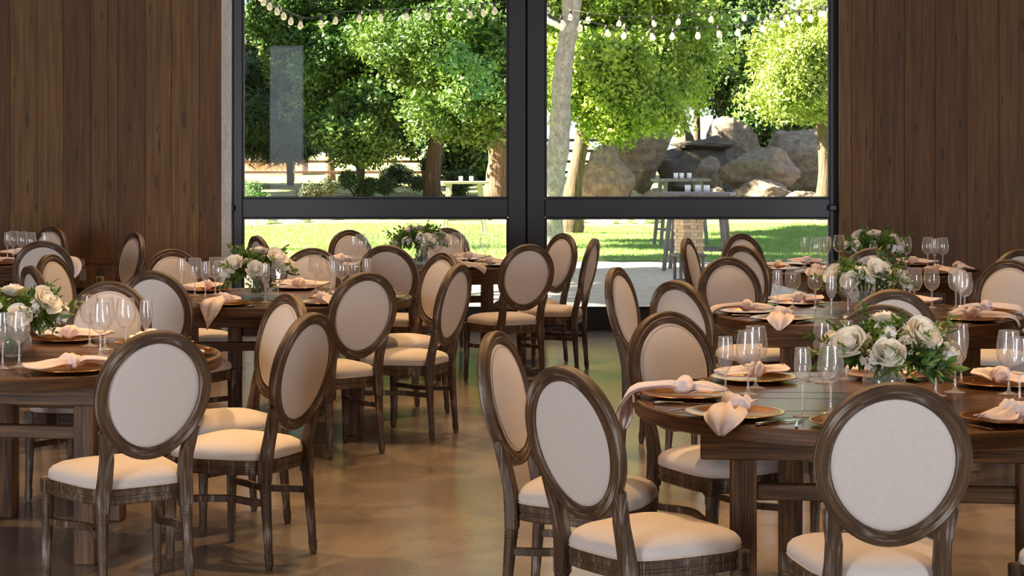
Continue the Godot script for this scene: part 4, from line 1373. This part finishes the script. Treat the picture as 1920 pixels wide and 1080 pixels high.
func words(k: int) -> String:
	var ones := ["one", "two", "three", "four", "five", "six", "seven", "eight", "nine", "ten", "eleven", "twelve", "thirteen", "fourteen", "fifteen", "sixteen", "seventeen", "eighteen", "nineteen"]
	if k < 19:
		return ones[k]
	var t: String = ["twenty", "thirty", "forty", "fifty"][(k + 1) / 10 - 2]
	return t if (k + 1) % 10 == 0 else t + "-" + ones[(k + 1) % 10 - 1]

# ------------------------------------------------------------------ hall
func wall_planks(root: Node3D, edges: Array, y0: float, y1: float, z: float, seed_: int) -> void:
	var r := RandomNumberGenerator.new()
	r.seed = seed_
	for i in edges.size() - 1:
		var w: float = edges[i + 1] - edges[i]
		var o := part(root, "plank", box_mesh(Vector3(w - 0.0015, y1 - y0, 0.03), 0.0028), M["wall_plank_%d" % (r.randi() % 4)])
		o.position = Vector3((edges[i] + edges[i + 1]) * 0.5, (y0 + y1) * 0.5, z + r.randf_range(0.0, 0.002))

func slab(called: String, c: Vector3, size: Vector3, m: Material) -> void:
	var st := new_st()
	at_box(st, c, size, 0.002)
	structure(called, done(st), m)

func hall() -> void:
	slab("floor", Vector3(0, -0.1, -7.0), Vector3(19.4, 0.2, 20.9), M.polished_concrete)
	slab("ceiling", Vector3(0, 5.3, -7.0), Vector3(19.6, 0.2, 21.0), M.ceiling_board)
	slab("wall_side_left", Vector3(-9.7, 2.6, -7.0), Vector3(0.2, 5.2, 21.0), M.side_wall_paint)
	slab("wall_side_right", Vector3(9.7, 2.6, -7.0), Vector3(0.2, 5.2, 21.0), M.side_wall_paint)
	# front wall: planks on a dark backing, left and right of the doors
	var left := structure_root("wall_front_left")
	part(left, "backing", box_mesh(Vector3(6.96, 5.2, 0.2), 0.002), M.dark_groove, Vector3(-6.12, 2.6, -17.12))
	var edges := [-4.57, -4.32, -4.085, -3.835, -3.68, -3.585, -3.337, -3.1, -2.845, -2.645]
	var more := []
	var x := -4.57
	while x > -9.5:
		more.append(x - 0.25)
		x -= 0.25
	more.reverse()
	wall_planks(left, more + edges, 0.66, 5.2, -17.005, 5)
	part(left, "rail_board", box_mesh(Vector3(6.95, 0.05, 0.045), 0.004), M.wall_plank_1, Vector3(-6.12, 0.635, -17.0))
	part(left, "skirting_panel", box_mesh(Vector3(6.95, 0.22, 0.03), 0.004), M.wall_plank_3, Vector3(-6.12, 0.5, -17.0))
	part(left, "ledge", box_mesh(Vector3(6.95, 0.05, 0.07), 0.004), M.dark_groove, Vector3(-6.12, 0.365, -16.99))
	part(left, "skirting_panel", box_mesh(Vector3(6.95, 0.34, 0.03), 0.004), M.wall_plank_1, Vector3(-6.12, 0.17, -17.0))
	var right := structure_root("wall_front_right")
	part(right, "backing", box_mesh(Vector3(6.6, 5.2, 0.2), 0.002), M.dark_groove, Vector3(6.28, 2.6, -17.04))
	var redges := [2.965, 3.075, 3.275, 3.555, 3.835, 4.12, 4.41]
	x = 4.41
	while x < 9.4:
		redges.append(x + 0.285)
		x += 0.285
	wall_planks(right, redges, 0.0, 5.2, -16.925, 6)
	slab("wall_front_lintel", Vector3(0.17, 4.55, -17.15), Vector3(5.8, 1.3, 0.22), M.dark_groove)
	slab("trim_1", Vector3(-2.6, 2.0, -17.03), Vector3(0.09, 4.0, 0.1), M.brightened_plaster)
	# glass doors
	for d in 2:
		var root := structure_root("door_%d" % (d + 1), ["left black steel door with a tall and a low pane", "right black steel door with a tall and a low pane"][d])
		var xa: float = [-2.555, 0.138][d]
		var xb: float = [0.128, 2.985][d]
		var pa: float = [-2.463, 0.302][d]
		var pb: float = [-0.035, 2.905][d]
		var z := -17.1
		for s in [[xa, pa], [pb, xb]]:
			part(root, "stile", box_mesh(Vector3(s[1] - s[0], 3.9, 0.1), 0.006), M.black_steel, Vector3((s[0] + s[1]) * 0.5, 1.95, z))
		for s in [[0.0, 0.198], [1.029, 1.204], [3.72, 3.9]]:
			part(root, "rail", box_mesh(Vector3(pb - pa, s[1] - s[0], 0.096), 0.006), M.black_steel, Vector3((pa + pb) * 0.5, (s[0] + s[1]) * 0.5, z))
		for s in [[0.198, 1.029], [1.204, 3.72]]:
			var h: float = s[1] - s[0]
			var c := Vector3((pa + pb) * 0.5, (s[0] + s[1]) * 0.5, z)
			part(root, "pane", pane_mesh(pb - pa + 0.02, h + 0.02), M.window_glass, c)
			for e in [-1.0, 1.0]:                           # glazing beads
				part(root, "glazing_bead", box_mesh(Vector3(pb - pa, 0.018, 0.03), 0.004), M.black_steel, c + Vector3(0, e * (h * 0.5 - 0.009), 0.03))
				part(root, "glazing_bead", box_mesh(Vector3(0.018, h, 0.03), 0.004), M.black_steel, c + Vector3(e * ((pb - pa) * 0.5 - 0.009), 0, 0.03))
		if d == 0:
			part(root, "meeting_bead", box_mesh(Vector3(0.05, 3.9, 0.02), 0.004), M.black_steel, Vector3(0.133, 1.95, z - 0.062))
		var hx: float = [-2.575, 2.93][d]
		part(root, "latch", box_mesh(Vector3(0.085, 0.055, 0.07), 0.008), M.black_steel, Vector3(hx, 1.12, -17.02))
	slab("threshold", Vector3(0.2, 0.004, -17.1), Vector3(5.6, 0.02, 0.16), M.black_steel)
	# back wall with its tall windows (behind the camera)
	var y := 2.6
	for s in [[-9.6, -9.1], [-5.75, -4.9], [-4.2, 6.5], [9.4, 9.6]]:
		slab("wall_back_%d" % int(absf(s[0]) * 10), Vector3((s[0] + s[1]) * 0.5, y, 3.5), Vector3(s[1] - s[0], 5.2, 0.2), M.side_wall_paint)
	slab("wall_back_upper", Vector3(0, 4.5, 3.5), Vector3(19.2, 1.4, 0.2), M.side_wall_paint)
	for s in [[-9.1, -5.75], [-4.9, -4.2], [6.5, 9.4]]:
		slab("wall_back_sill_%d" % int(absf(s[0]) * 10), Vector3((s[0] + s[1]) * 0.5, 0.1, 3.5), Vector3(s[1] - s[0], 0.2, 0.2), M.side_wall_paint)
	# outlet and wall device
	var o := thing("wall_outlet", "small tan outlet plate low on the left plank wall", "outlet", Vector3(-3.905, 0.515, -16.982))
	part(o, "plate", box_mesh(Vector3(0.062, 0.112, 0.008), 0.003), M.outlet_plate)
	for k in 2:
		part(o, "socket", box_mesh(Vector3(0.03, 0.03, 0.004), 0.002), M.outlet_plate, Vector3(0, -0.024 + 0.048 * k, 0.005))
	o = thing("wall_device", "small brass and black device beside the outlet on the left wall", "device", Vector3(-3.745, 0.505, -16.975))
	part(o, "body", box_mesh(Vector3(0.07, 0.06, 0.02), 0.004), M.brass_device, Vector3(0, -0.035, 0))
	part(o, "screen", box_mesh(Vector3(0.058, 0.05, 0.02), 0.004), M.dark_device, Vector3(0.004, 0.026, 0))
	var st := new_st()
	lathe(st, [Vector2(0.0, 0.0), Vector2(0.02, 0.0), Vector2(0.018, 0.01), Vector2(0.0, 0.012)], 16, Transform3D(Basis(Vector3.RIGHT, PI / 2), Vector3(-0.004, -0.035, 0.01)))
	part(o, "dial", done(st), M.knife_handle)

func pane_mesh(w: float, h: float) -> ArrayMesh:
	var st := new_st()
	quad(st, Vector3(-w * 0.5, -h * 0.5, 0), Vector3(w * 0.5, -h * 0.5, 0), Vector3(w * 0.5, h * 0.5, 0), Vector3(-w * 0.5, h * 0.5, 0))
	return done(st)

func ceiling_lamp(at: Vector3, aim: Vector3, energy: float, angle: float, k: int) -> void:
	var root := thing("ceiling_spotlight", "black ceiling spotlight with warm lens above the tables, number %s" % words(k), "spotlight", at, 0.0, "ceiling spotlights")
	var d := (aim - at).normalized()
	var xf := Transform3D(Basis(Quaternion(Vector3.DOWN, d)), Vector3.ZERO)
	var st := new_st()
	lathe(st, [Vector2(0.0, 0.16), Vector2(0.05, 0.155), Vector2(0.065, 0.12), Vector2(0.07, 0.0), Vector2(0.06, 0.0), Vector2(0.055, 0.02), Vector2(0.0, 0.022)], 20, xf)
	part(root, "can", done(st), M.lamp_can)
	st = new_st()
	lathe(st, [Vector2(0.0, 0.014), Vector2(0.05, 0.014), Vector2(0.05, 0.008), Vector2(0.0, 0.008)], 20, xf)
	part(root, "lens", done(st), M.lamp_glow)
	st = new_st()
	tube(st, [Vector3(0, 0.1, 0), Vector3(0, 0.35, 0)], [0.012, 0.012], 8)
	part(root, "stalk", done(st), M.lamp_can)
	var l := SpotLight3D.new()
	l.name = "lamp_light"
	l.light_color = Color(1.0, 0.80, 0.57)
	l.light_energy = energy
	l.light_size = 0.06
	l.spot_angle = angle
	l.spot_angle_attenuation = 0.6
	l.spot_range = 30.0
	l.spot_attenuation = 2.0
	l.shadow_enabled = true
	root.add_child(l)
	l.look_at_from_position(at + d * 0.03, aim, Vector3.FORWARD)

# ------------------------------------------------------------------ what stands where: x, distance from the camera, direction faced
var TABLES := {
	"T1": [-2.06, 7.90, -0.15, "front left table"], "T2": [-1.42, 11.15, 0.10, "middle left table"], "T3": [-0.75, 14.45, 0.25, "table nearest the doors"], "T0": [-4.25, 14.9, 0.3, "far left table"],
	"TR1": [1.25, 6.52, -0.08, "front right table"], "TR2": [1.90, 10.0, -0.05, "middle right table"], "TR3": [2.62, 13.75, 0.1, "far right table"]}
var CHAIRS := {
	"TR1": [[1.049, 5.468, -0.3], [0.439, 5.728, 53.9], [0.274, 6.47, 108.2], [0.816, 7.127, 144.4], [1.439, 7.403, 196], [1.745, 5.42, -28]],
	"TR2": [[1.089, 9.452, 51.4], [0.90, 10.16, 112.3], [1.444, 10.955, 155.3], [1.739, 8.963, -3], [2.72, 10.75, -140], [2.45, 9.0, -32]],
	"TR3": [[1.86, 13.02, 51.9], [2.0, 14.35, 143], [1.63, 13.74, 108.5], [2.34, 12.72, -8], [3.193, 12.557, -22.5], [3.9, 13.547, -150]],
	"T1": [[-1.453, 6.907, -34], [-1.11, 7.503, -65.6], [-1.291, 8.157, -123.6], [-2.007, 8.80, 186], [-2.60, 8.60, 138]],
	"T2": [[-1.815, 10.323, 18], [-2.532, 11.515, 105.5], [-2.389, 10.608, 58.1], [-2.03, 11.93, 145], [-1.38, 12.03, 190], [-0.996, 10.155, -39.5], [-0.712, 11.604, -126.8], [-0.629, 10.741, -68.6]],
	"T3": [[-0.773, 13.136, 14], [-0.055, 13.219, -29], [0.11, 14.496, -122.7], [0.266, 13.883, -75.7], [-1.644, 14.441, 60], [-1.117, 15.05, 140], [-0.667, 15.4, 200]],
	"T0": [[-3.415, 13.738, -8], [-4.153, 15.75, 215], [-3.285, 14.646, -125]]}
var PLATES := {                                            # x, distance, which napkin
	"TR1": [[0.61, 6.57, 0], [0.727, 6.09, 1], [0.91, 7.04, 2], [1.436, 7.13, 2], [1.80, 6.89, 2], [1.60, 5.97, 2], [1.10, 5.88, 1], [1.90, 6.42, 1]],
	"TR2": [[1.263, 10.0, 0], [1.388, 9.58, 1], [1.61, 10.57, 2], [2.36, 9.55, 1], [2.22, 10.55, 2], [2.54, 10.0, 0], [1.85, 9.36, 2]],
	"TR3": [[1.96, 13.70, 2], [2.17, 13.27, 1], [3.02, 13.24, 0], [3.25, 13.6, 2], [2.25, 14.3, 2], [3.05, 14.25, 2]],
	"T1": [[-1.73, 7.34, 2], [-2.03, 8.53, 2], [-1.62, 8.36, 1], [-1.42, 7.93, 2], [-2.36, 7.33, 1]],
	"T2": [[-1.62, 10.53, 0], [-1.90, 11.58, 2], [-1.357, 11.79, 2], [-1.07, 10.60, 0], [-0.79, 10.98, 2], [-2.06, 11.05, 1]],
	"T3": [[-0.16, 14.2, 0], [-1.05, 13.88, 2], [-0.4, 13.9, 1], [-0.35, 14.95, 2], [-1.35, 14.65, 2]],
	"T0": [[-3.62, 14.75, 0], [-3.95, 14.33, 2], [-4.1, 15.5, 2]]}
var GLASSES := {                                           # 0 flute, 1 wine glass; x, distance
	"TR1":[[0,0.74,6.47],[1,0.84,6.64],[1,0.89,6.82],[0,0.95,6.10],[1,1.05,6.15],[1,1.17,6.99],[0,1.27,7.09],[1,1.50,6.61],[1,1.59,6.70],[0,1.67,6.94],[1,1.77,6.65],[1,1.74,6.40],[0,1.82,6.52]],
	"TR2":[[0,1.44,10.13],[1,1.56,10.37],[1,1.68,10.34],[0,1.66,9.70],[1,1.78,9.89],[1,2.22,10.3],[1,2.33,10.36],[1,2.45,10.30],[0,2.42,10.07],[1,2.40,9.9]],
	"TR3":[[0,2.21,14.1],[1,2.36,14.08],[1,2.27,13.95],[0,2.40,14.2],[1,2.52,14.38],[0,2.88,13.94],[1,2.97,14.07],[1,2.86,14.22],[1,3.13,14.05],[0,3.14,13.87],[1,3.22,13.95]],
	"T1":[[1,-1.88,8.31],[1,-1.74,7.89],[1,-1.78,8.16],[1,-1.68,8.12],[0,-1.58,8.06],[1,-1.98,7.50],[0,-2.03,7.44]],
	"T2":[[0,-2.0,11.3],[1,-1.91,11.24],[0,-1.80,10.96],[1,-1.80,11.32],[1,-1.72,11.0],[0,-1.42,10.74],[1,-1.37,10.94],[1,-1.22,11.60],[0,-1.12,11.54],[0,-1.06,11.06],[1,-1.03,11.30],[1,-0.97,11.42],[0,-0.88,11.28]],
	"T3":[[0,-0.67,14.2],[1,-0.58,14.35],[1,-0.44,14.8],[0,-0.36,14.75],[1,-0.28,14.62],[1,-0.21,14.5],[0,-0.12,14.45],[0,-1.22,14.35],[1,-1.18,14.55],[1,-1.14,14.75],[0,-1.07,14.7]],
	"T0":[[0,-4.05,14.98],[1,-4.05,15.16],[1,-3.95,15.05],[1,-3.84,14.9],[0,-3.75,14.98]]}

func remember(kind: String, table: String, o: Node3D) -> void:
	var key := kind + "|" + table
	if not lists.has(key):
		lists[key] = []
	lists[key].append(o)

func name_by_order(kind: String, table: String, how: Callable, plural: String) -> void:
	var l: Array = lists.get(kind + "|" + table, [])
	l.sort_custom(func(a, b): return a.position.x / -a.position.z < b.position.x / -b.position.z)
	for i in l.size():
		var place := "the only one there"
		if l.size() > 1:
			place = "leftmost" if i == 0 else "rightmost" if i == l.size() - 1 else ["", "second", "third", "fourth", "fifth", "sixth", "seventh", "eighth", "ninth"][i] + " from the left"
		l[i].set_meta("label", how.call(l[i], TABLES[table][3], place))
		l[i].set_meta("group", plural)

func furnish() -> void:
	var chair := make_chair()
	var table := make_table()
	var glasses := [make_wine_glass(0), make_wine_glass(1)]
	var napkins := [make_napkin(0), make_napkin(1), make_napkin(2)]
	var knife := make_knife()
	var fork := make_fork()
	var plate := plate_mesh()
	var vase := vase_node()
	rose_shapes = [make_rose(1), make_rose(2), make_rose(3)]
	spray_shapes = [make_blossom_spray(5, Vector3(0.028, 0.040, 0.028), 26), make_blossom_spray(6, Vector3(0.034, 0.030, 0.034), 28), make_blossom_spray(7, Vector3(0.022, 0.05, 0.022), 24)]
	sprig_shapes = [make_sprig(1, 0.18, 7, 0.050), make_sprig(2, 0.22, 9, 0.040), make_sprig(3, 0.16, 6, 0.056), make_sprig(4, 0.24, 11, 0.032)]
	for t in TABLES:
		var d: Array = TABLES[t]
		var mid := Vector3(d[0], 0, -d[1])
		var o := copy_of(table, "round_table", mid, d[2])
		tag(o, "round plank-topped dining table, the " + d[3], "table", "round banquet tables")
		for c in CHAIRS[t]:
			o = copy_of(chair, "dining_chair", Vector3(c[0], 0, -c[1]), -deg_to_rad(c[2]))
			o.set_meta("category", "chair")
			o.set_meta("rear", cos(deg_to_rad(c[2]) - atan2(c[0], c[1])) > 0.0)
			remember("chair", t, o)
		for p in PLATES[t]:
			var at := Vector3(p[0], TABLE_H, -p[1])
			var out := (at - mid) * Vector3(1, 0, 1)
			var turn := atan2(-out.z, out.x)                # local +x points away from the middle
			out = out.normalized()
			var side := Vector3(-out.z, 0, out.x)
			var pl := part(self, numbered("charger_plate"), plate, M.gold_plate, at)
			pl.set_meta("category", "plate")
			remember("plate", t, pl)
			o = copy_of(napkins[p[2]], "napkin", at + Vector3(0, 0.011, 0), turn + rng.randf_range(-0.2, 0.2))
			o.set_meta("category", "napkin")
			remember("napkin", t, o)
			o = copy_of(knife, "knife", at + side * -0.20, turn + rng.randf_range(-0.05, 0.05))
			o.set_meta("category", "knife")
			remember("knife", t, o)
			o = copy_of(fork, "fork", at + side * 0.20, turn + rng.randf_range(-0.05, 0.05))
			o.set_meta("category", "fork")
			remember("fork", t, o)
		for g in GLASSES[t]:
			o = copy_of(glasses[g[0]], ["champagne_flute", "wine_glass"][g[0]], Vector3(g[1], TABLE_H, -g[2]), 0.0)
			o.set_meta("category", "glass")
			remember(["flute", "wine"][g[0]], t, o)
		var vo: Vector2 = {"T1": Vector2(-0.05, 0.0), "T2": Vector2(-0.10, -0.02), "T3": Vector2(0.04, 0.0), "TR1": Vector2(0.05, 0.0), "TR2": Vector2(0.0, 0.05), "TR3": Vector2(0.06, 0.0), "T0": Vector2(-0.3, 0.0)}[t]
		var va := mid + Vector3(vo.x, TABLE_H, -vo.y)
		o = copy_of(vase, "glass_vase", va, 0.0)
		tag(o, "round clear glass vase of flowers on the " + d[3], "vase", "fishbowl vases")
		var roses := [[-0.14, 0.21, 0.12, 1.25], [0.11, 0.24, 0.12, 1.4], [-0.02, 0.18, 0.18, 1.1], [0.02, 0.27, -0.08, 1.2], [0.20, 0.19, -0.02, 1.1], [-0.17, 0.20, -0.08, 1.2]]
		var k := TABLES.keys().find(t)
		var turns := [0.5, 0.2, 2.4, 1.1, 0.0, -0.5, 3.0]
		bouquet("white roses and leafy greens in the vase on the " + d[3], va, 200 + k, roses, 0.25, turns[k])
		name_by_order("chair", t, func(n, where, place): return "oval-back linen chair, %s side showing, at the %s, %s" % ["rear" if n.get_meta("rear") else "front", where, place], "oval-back dining chairs")
		name_by_order("plate", t, func(_n, where, place): return "gold charger plate on the %s, %s" % [where, place], "charger plates")
		name_by_order("napkin", t, func(_n, where, place): return "knotted pale pink napkin on the %s, %s" % [where, place], "knotted napkins")
		name_by_order("knife", t, func(_n, where, place): return "steel knife beside a plate on the %s, %s" % [where, place], "table knives")
		name_by_order("fork", t, func(_n, where, place): return "steel fork beside a plate on the %s, %s" % [where, place], "table forks")
		name_by_order("flute", t, func(_n, where, place): return "clear champagne flute on the %s, %s" % [where, place], "champagne flutes")
		name_by_order("wine", t, func(_n, where, place): return "clear stemmed wine glass on the %s, %s" % [where, place], "wine glasses")
	for n in [chair, table, glasses[0], glasses[1], napkins[0], napkins[1], napkins[2], knife, fork, vase]:
		n.free()

func _ready() -> void:
	rng.seed = 7
	# ---- camera: level, with the lens shifted down
	var cam := Camera3D.new()
	cam.name = "camera"
	cam.projection = Camera3D.PROJECTION_FRUSTUM
	cam.near = 0.05
	cam.far = 400.0
	cam.size = 1080.0 / FOCAL * cam.near
	cam.frustum_offset = Vector2(0.0, -(540.0 - HORIZON) / FOCAL * cam.near)
	cam.position = Vector3(0, CAM_H, 0)
	add_child(cam)
	cam.current = true
	# ---- sky, sun, exposure
	var env := Environment.new()
	env.background_mode = Environment.BG_SKY
	var sky_m := ProceduralSkyMaterial.new()
	sky_m.sky_top_color = Color(0.72, 0.79, 0.88)
	sky_m.sky_horizon_color = Color(0.9, 0.94, 1.0)
	sky_m.ground_bottom_color = Color(0.45, 0.42, 0.36)
	sky_m.ground_horizon_color = Color(0.85, 0.88, 0.9)
	sky_m.sky_energy_multiplier = 1.0
	sky_m.energy_multiplier = 1.5
	var sky := Sky.new()
	sky.sky_material = sky_m
	env.sky = sky
	env.tonemap_mode = Environment.TONE_MAPPER_LINEAR
	env.tonemap_exposure = 1.2
	env.sdfgi_enabled = true
	env.ssao_enabled = true
	env.ssil_enabled = true
	var we := WorldEnvironment.new()
	we.name = "world_environment"
	we.environment = env
	add_child(we)
	var sun := DirectionalLight3D.new()
	sun.name = "sun"
	sun.light_color = Color(1.0, 0.95, 0.84)
	sun.light_energy = 14.0
	sun.light_angular_distance = 0.6
	sun.shadow_enabled = true
	sun.sky_mode = DirectionalLight3D.SKY_MODE_LIGHT_ONLY
	add_child(sun)
	sun.look_at_from_position(Vector3.ZERO, -Vector3(-0.80, 0.60, 0.14))
	# ---- daylight that comes in by the tall windows behind the camera
	for w in [[-7.42, 3.35, 5.1], [-4.55, 0.7, 0.2], [7.95, 2.9, 5.1]]:
		var a := AreaLight3D.new()
		a.name = "window_daylight"
		a.area_size = Vector2(w[1] - 0.06, 3.5)
		a.area_normalize_energy = false
		a.light_energy = w[2]
		a.light_color = Color(0.93, 0.96, 1.0)
		a.shadow_enabled = true
		add_child(a, true)
		a.look_at_from_position(Vector3(w[0], 2.0, 3.35), Vector3(w[0], 2.0, -10.0))
	make_materials()
	hall()
	var aims := [[-2.6, 6.6], [-0.2, 7.2], [2.2, 6.4], [-2.0, 10.6], [0.4, 10.2], [2.6, 10.4], [-3.6, 14.2], [-0.6, 13.8], [2.8, 13.8]]
	for k in aims.size():
		var p := Vector3(aims[k][0] * 0.8, 4.6, -aims[k][1] - 1.6)
		ceiling_lamp(p, Vector3(aims[k][0], 0.0, -aims[k][1]), 8.2, 42.0, k)
	garden()
	furnish()
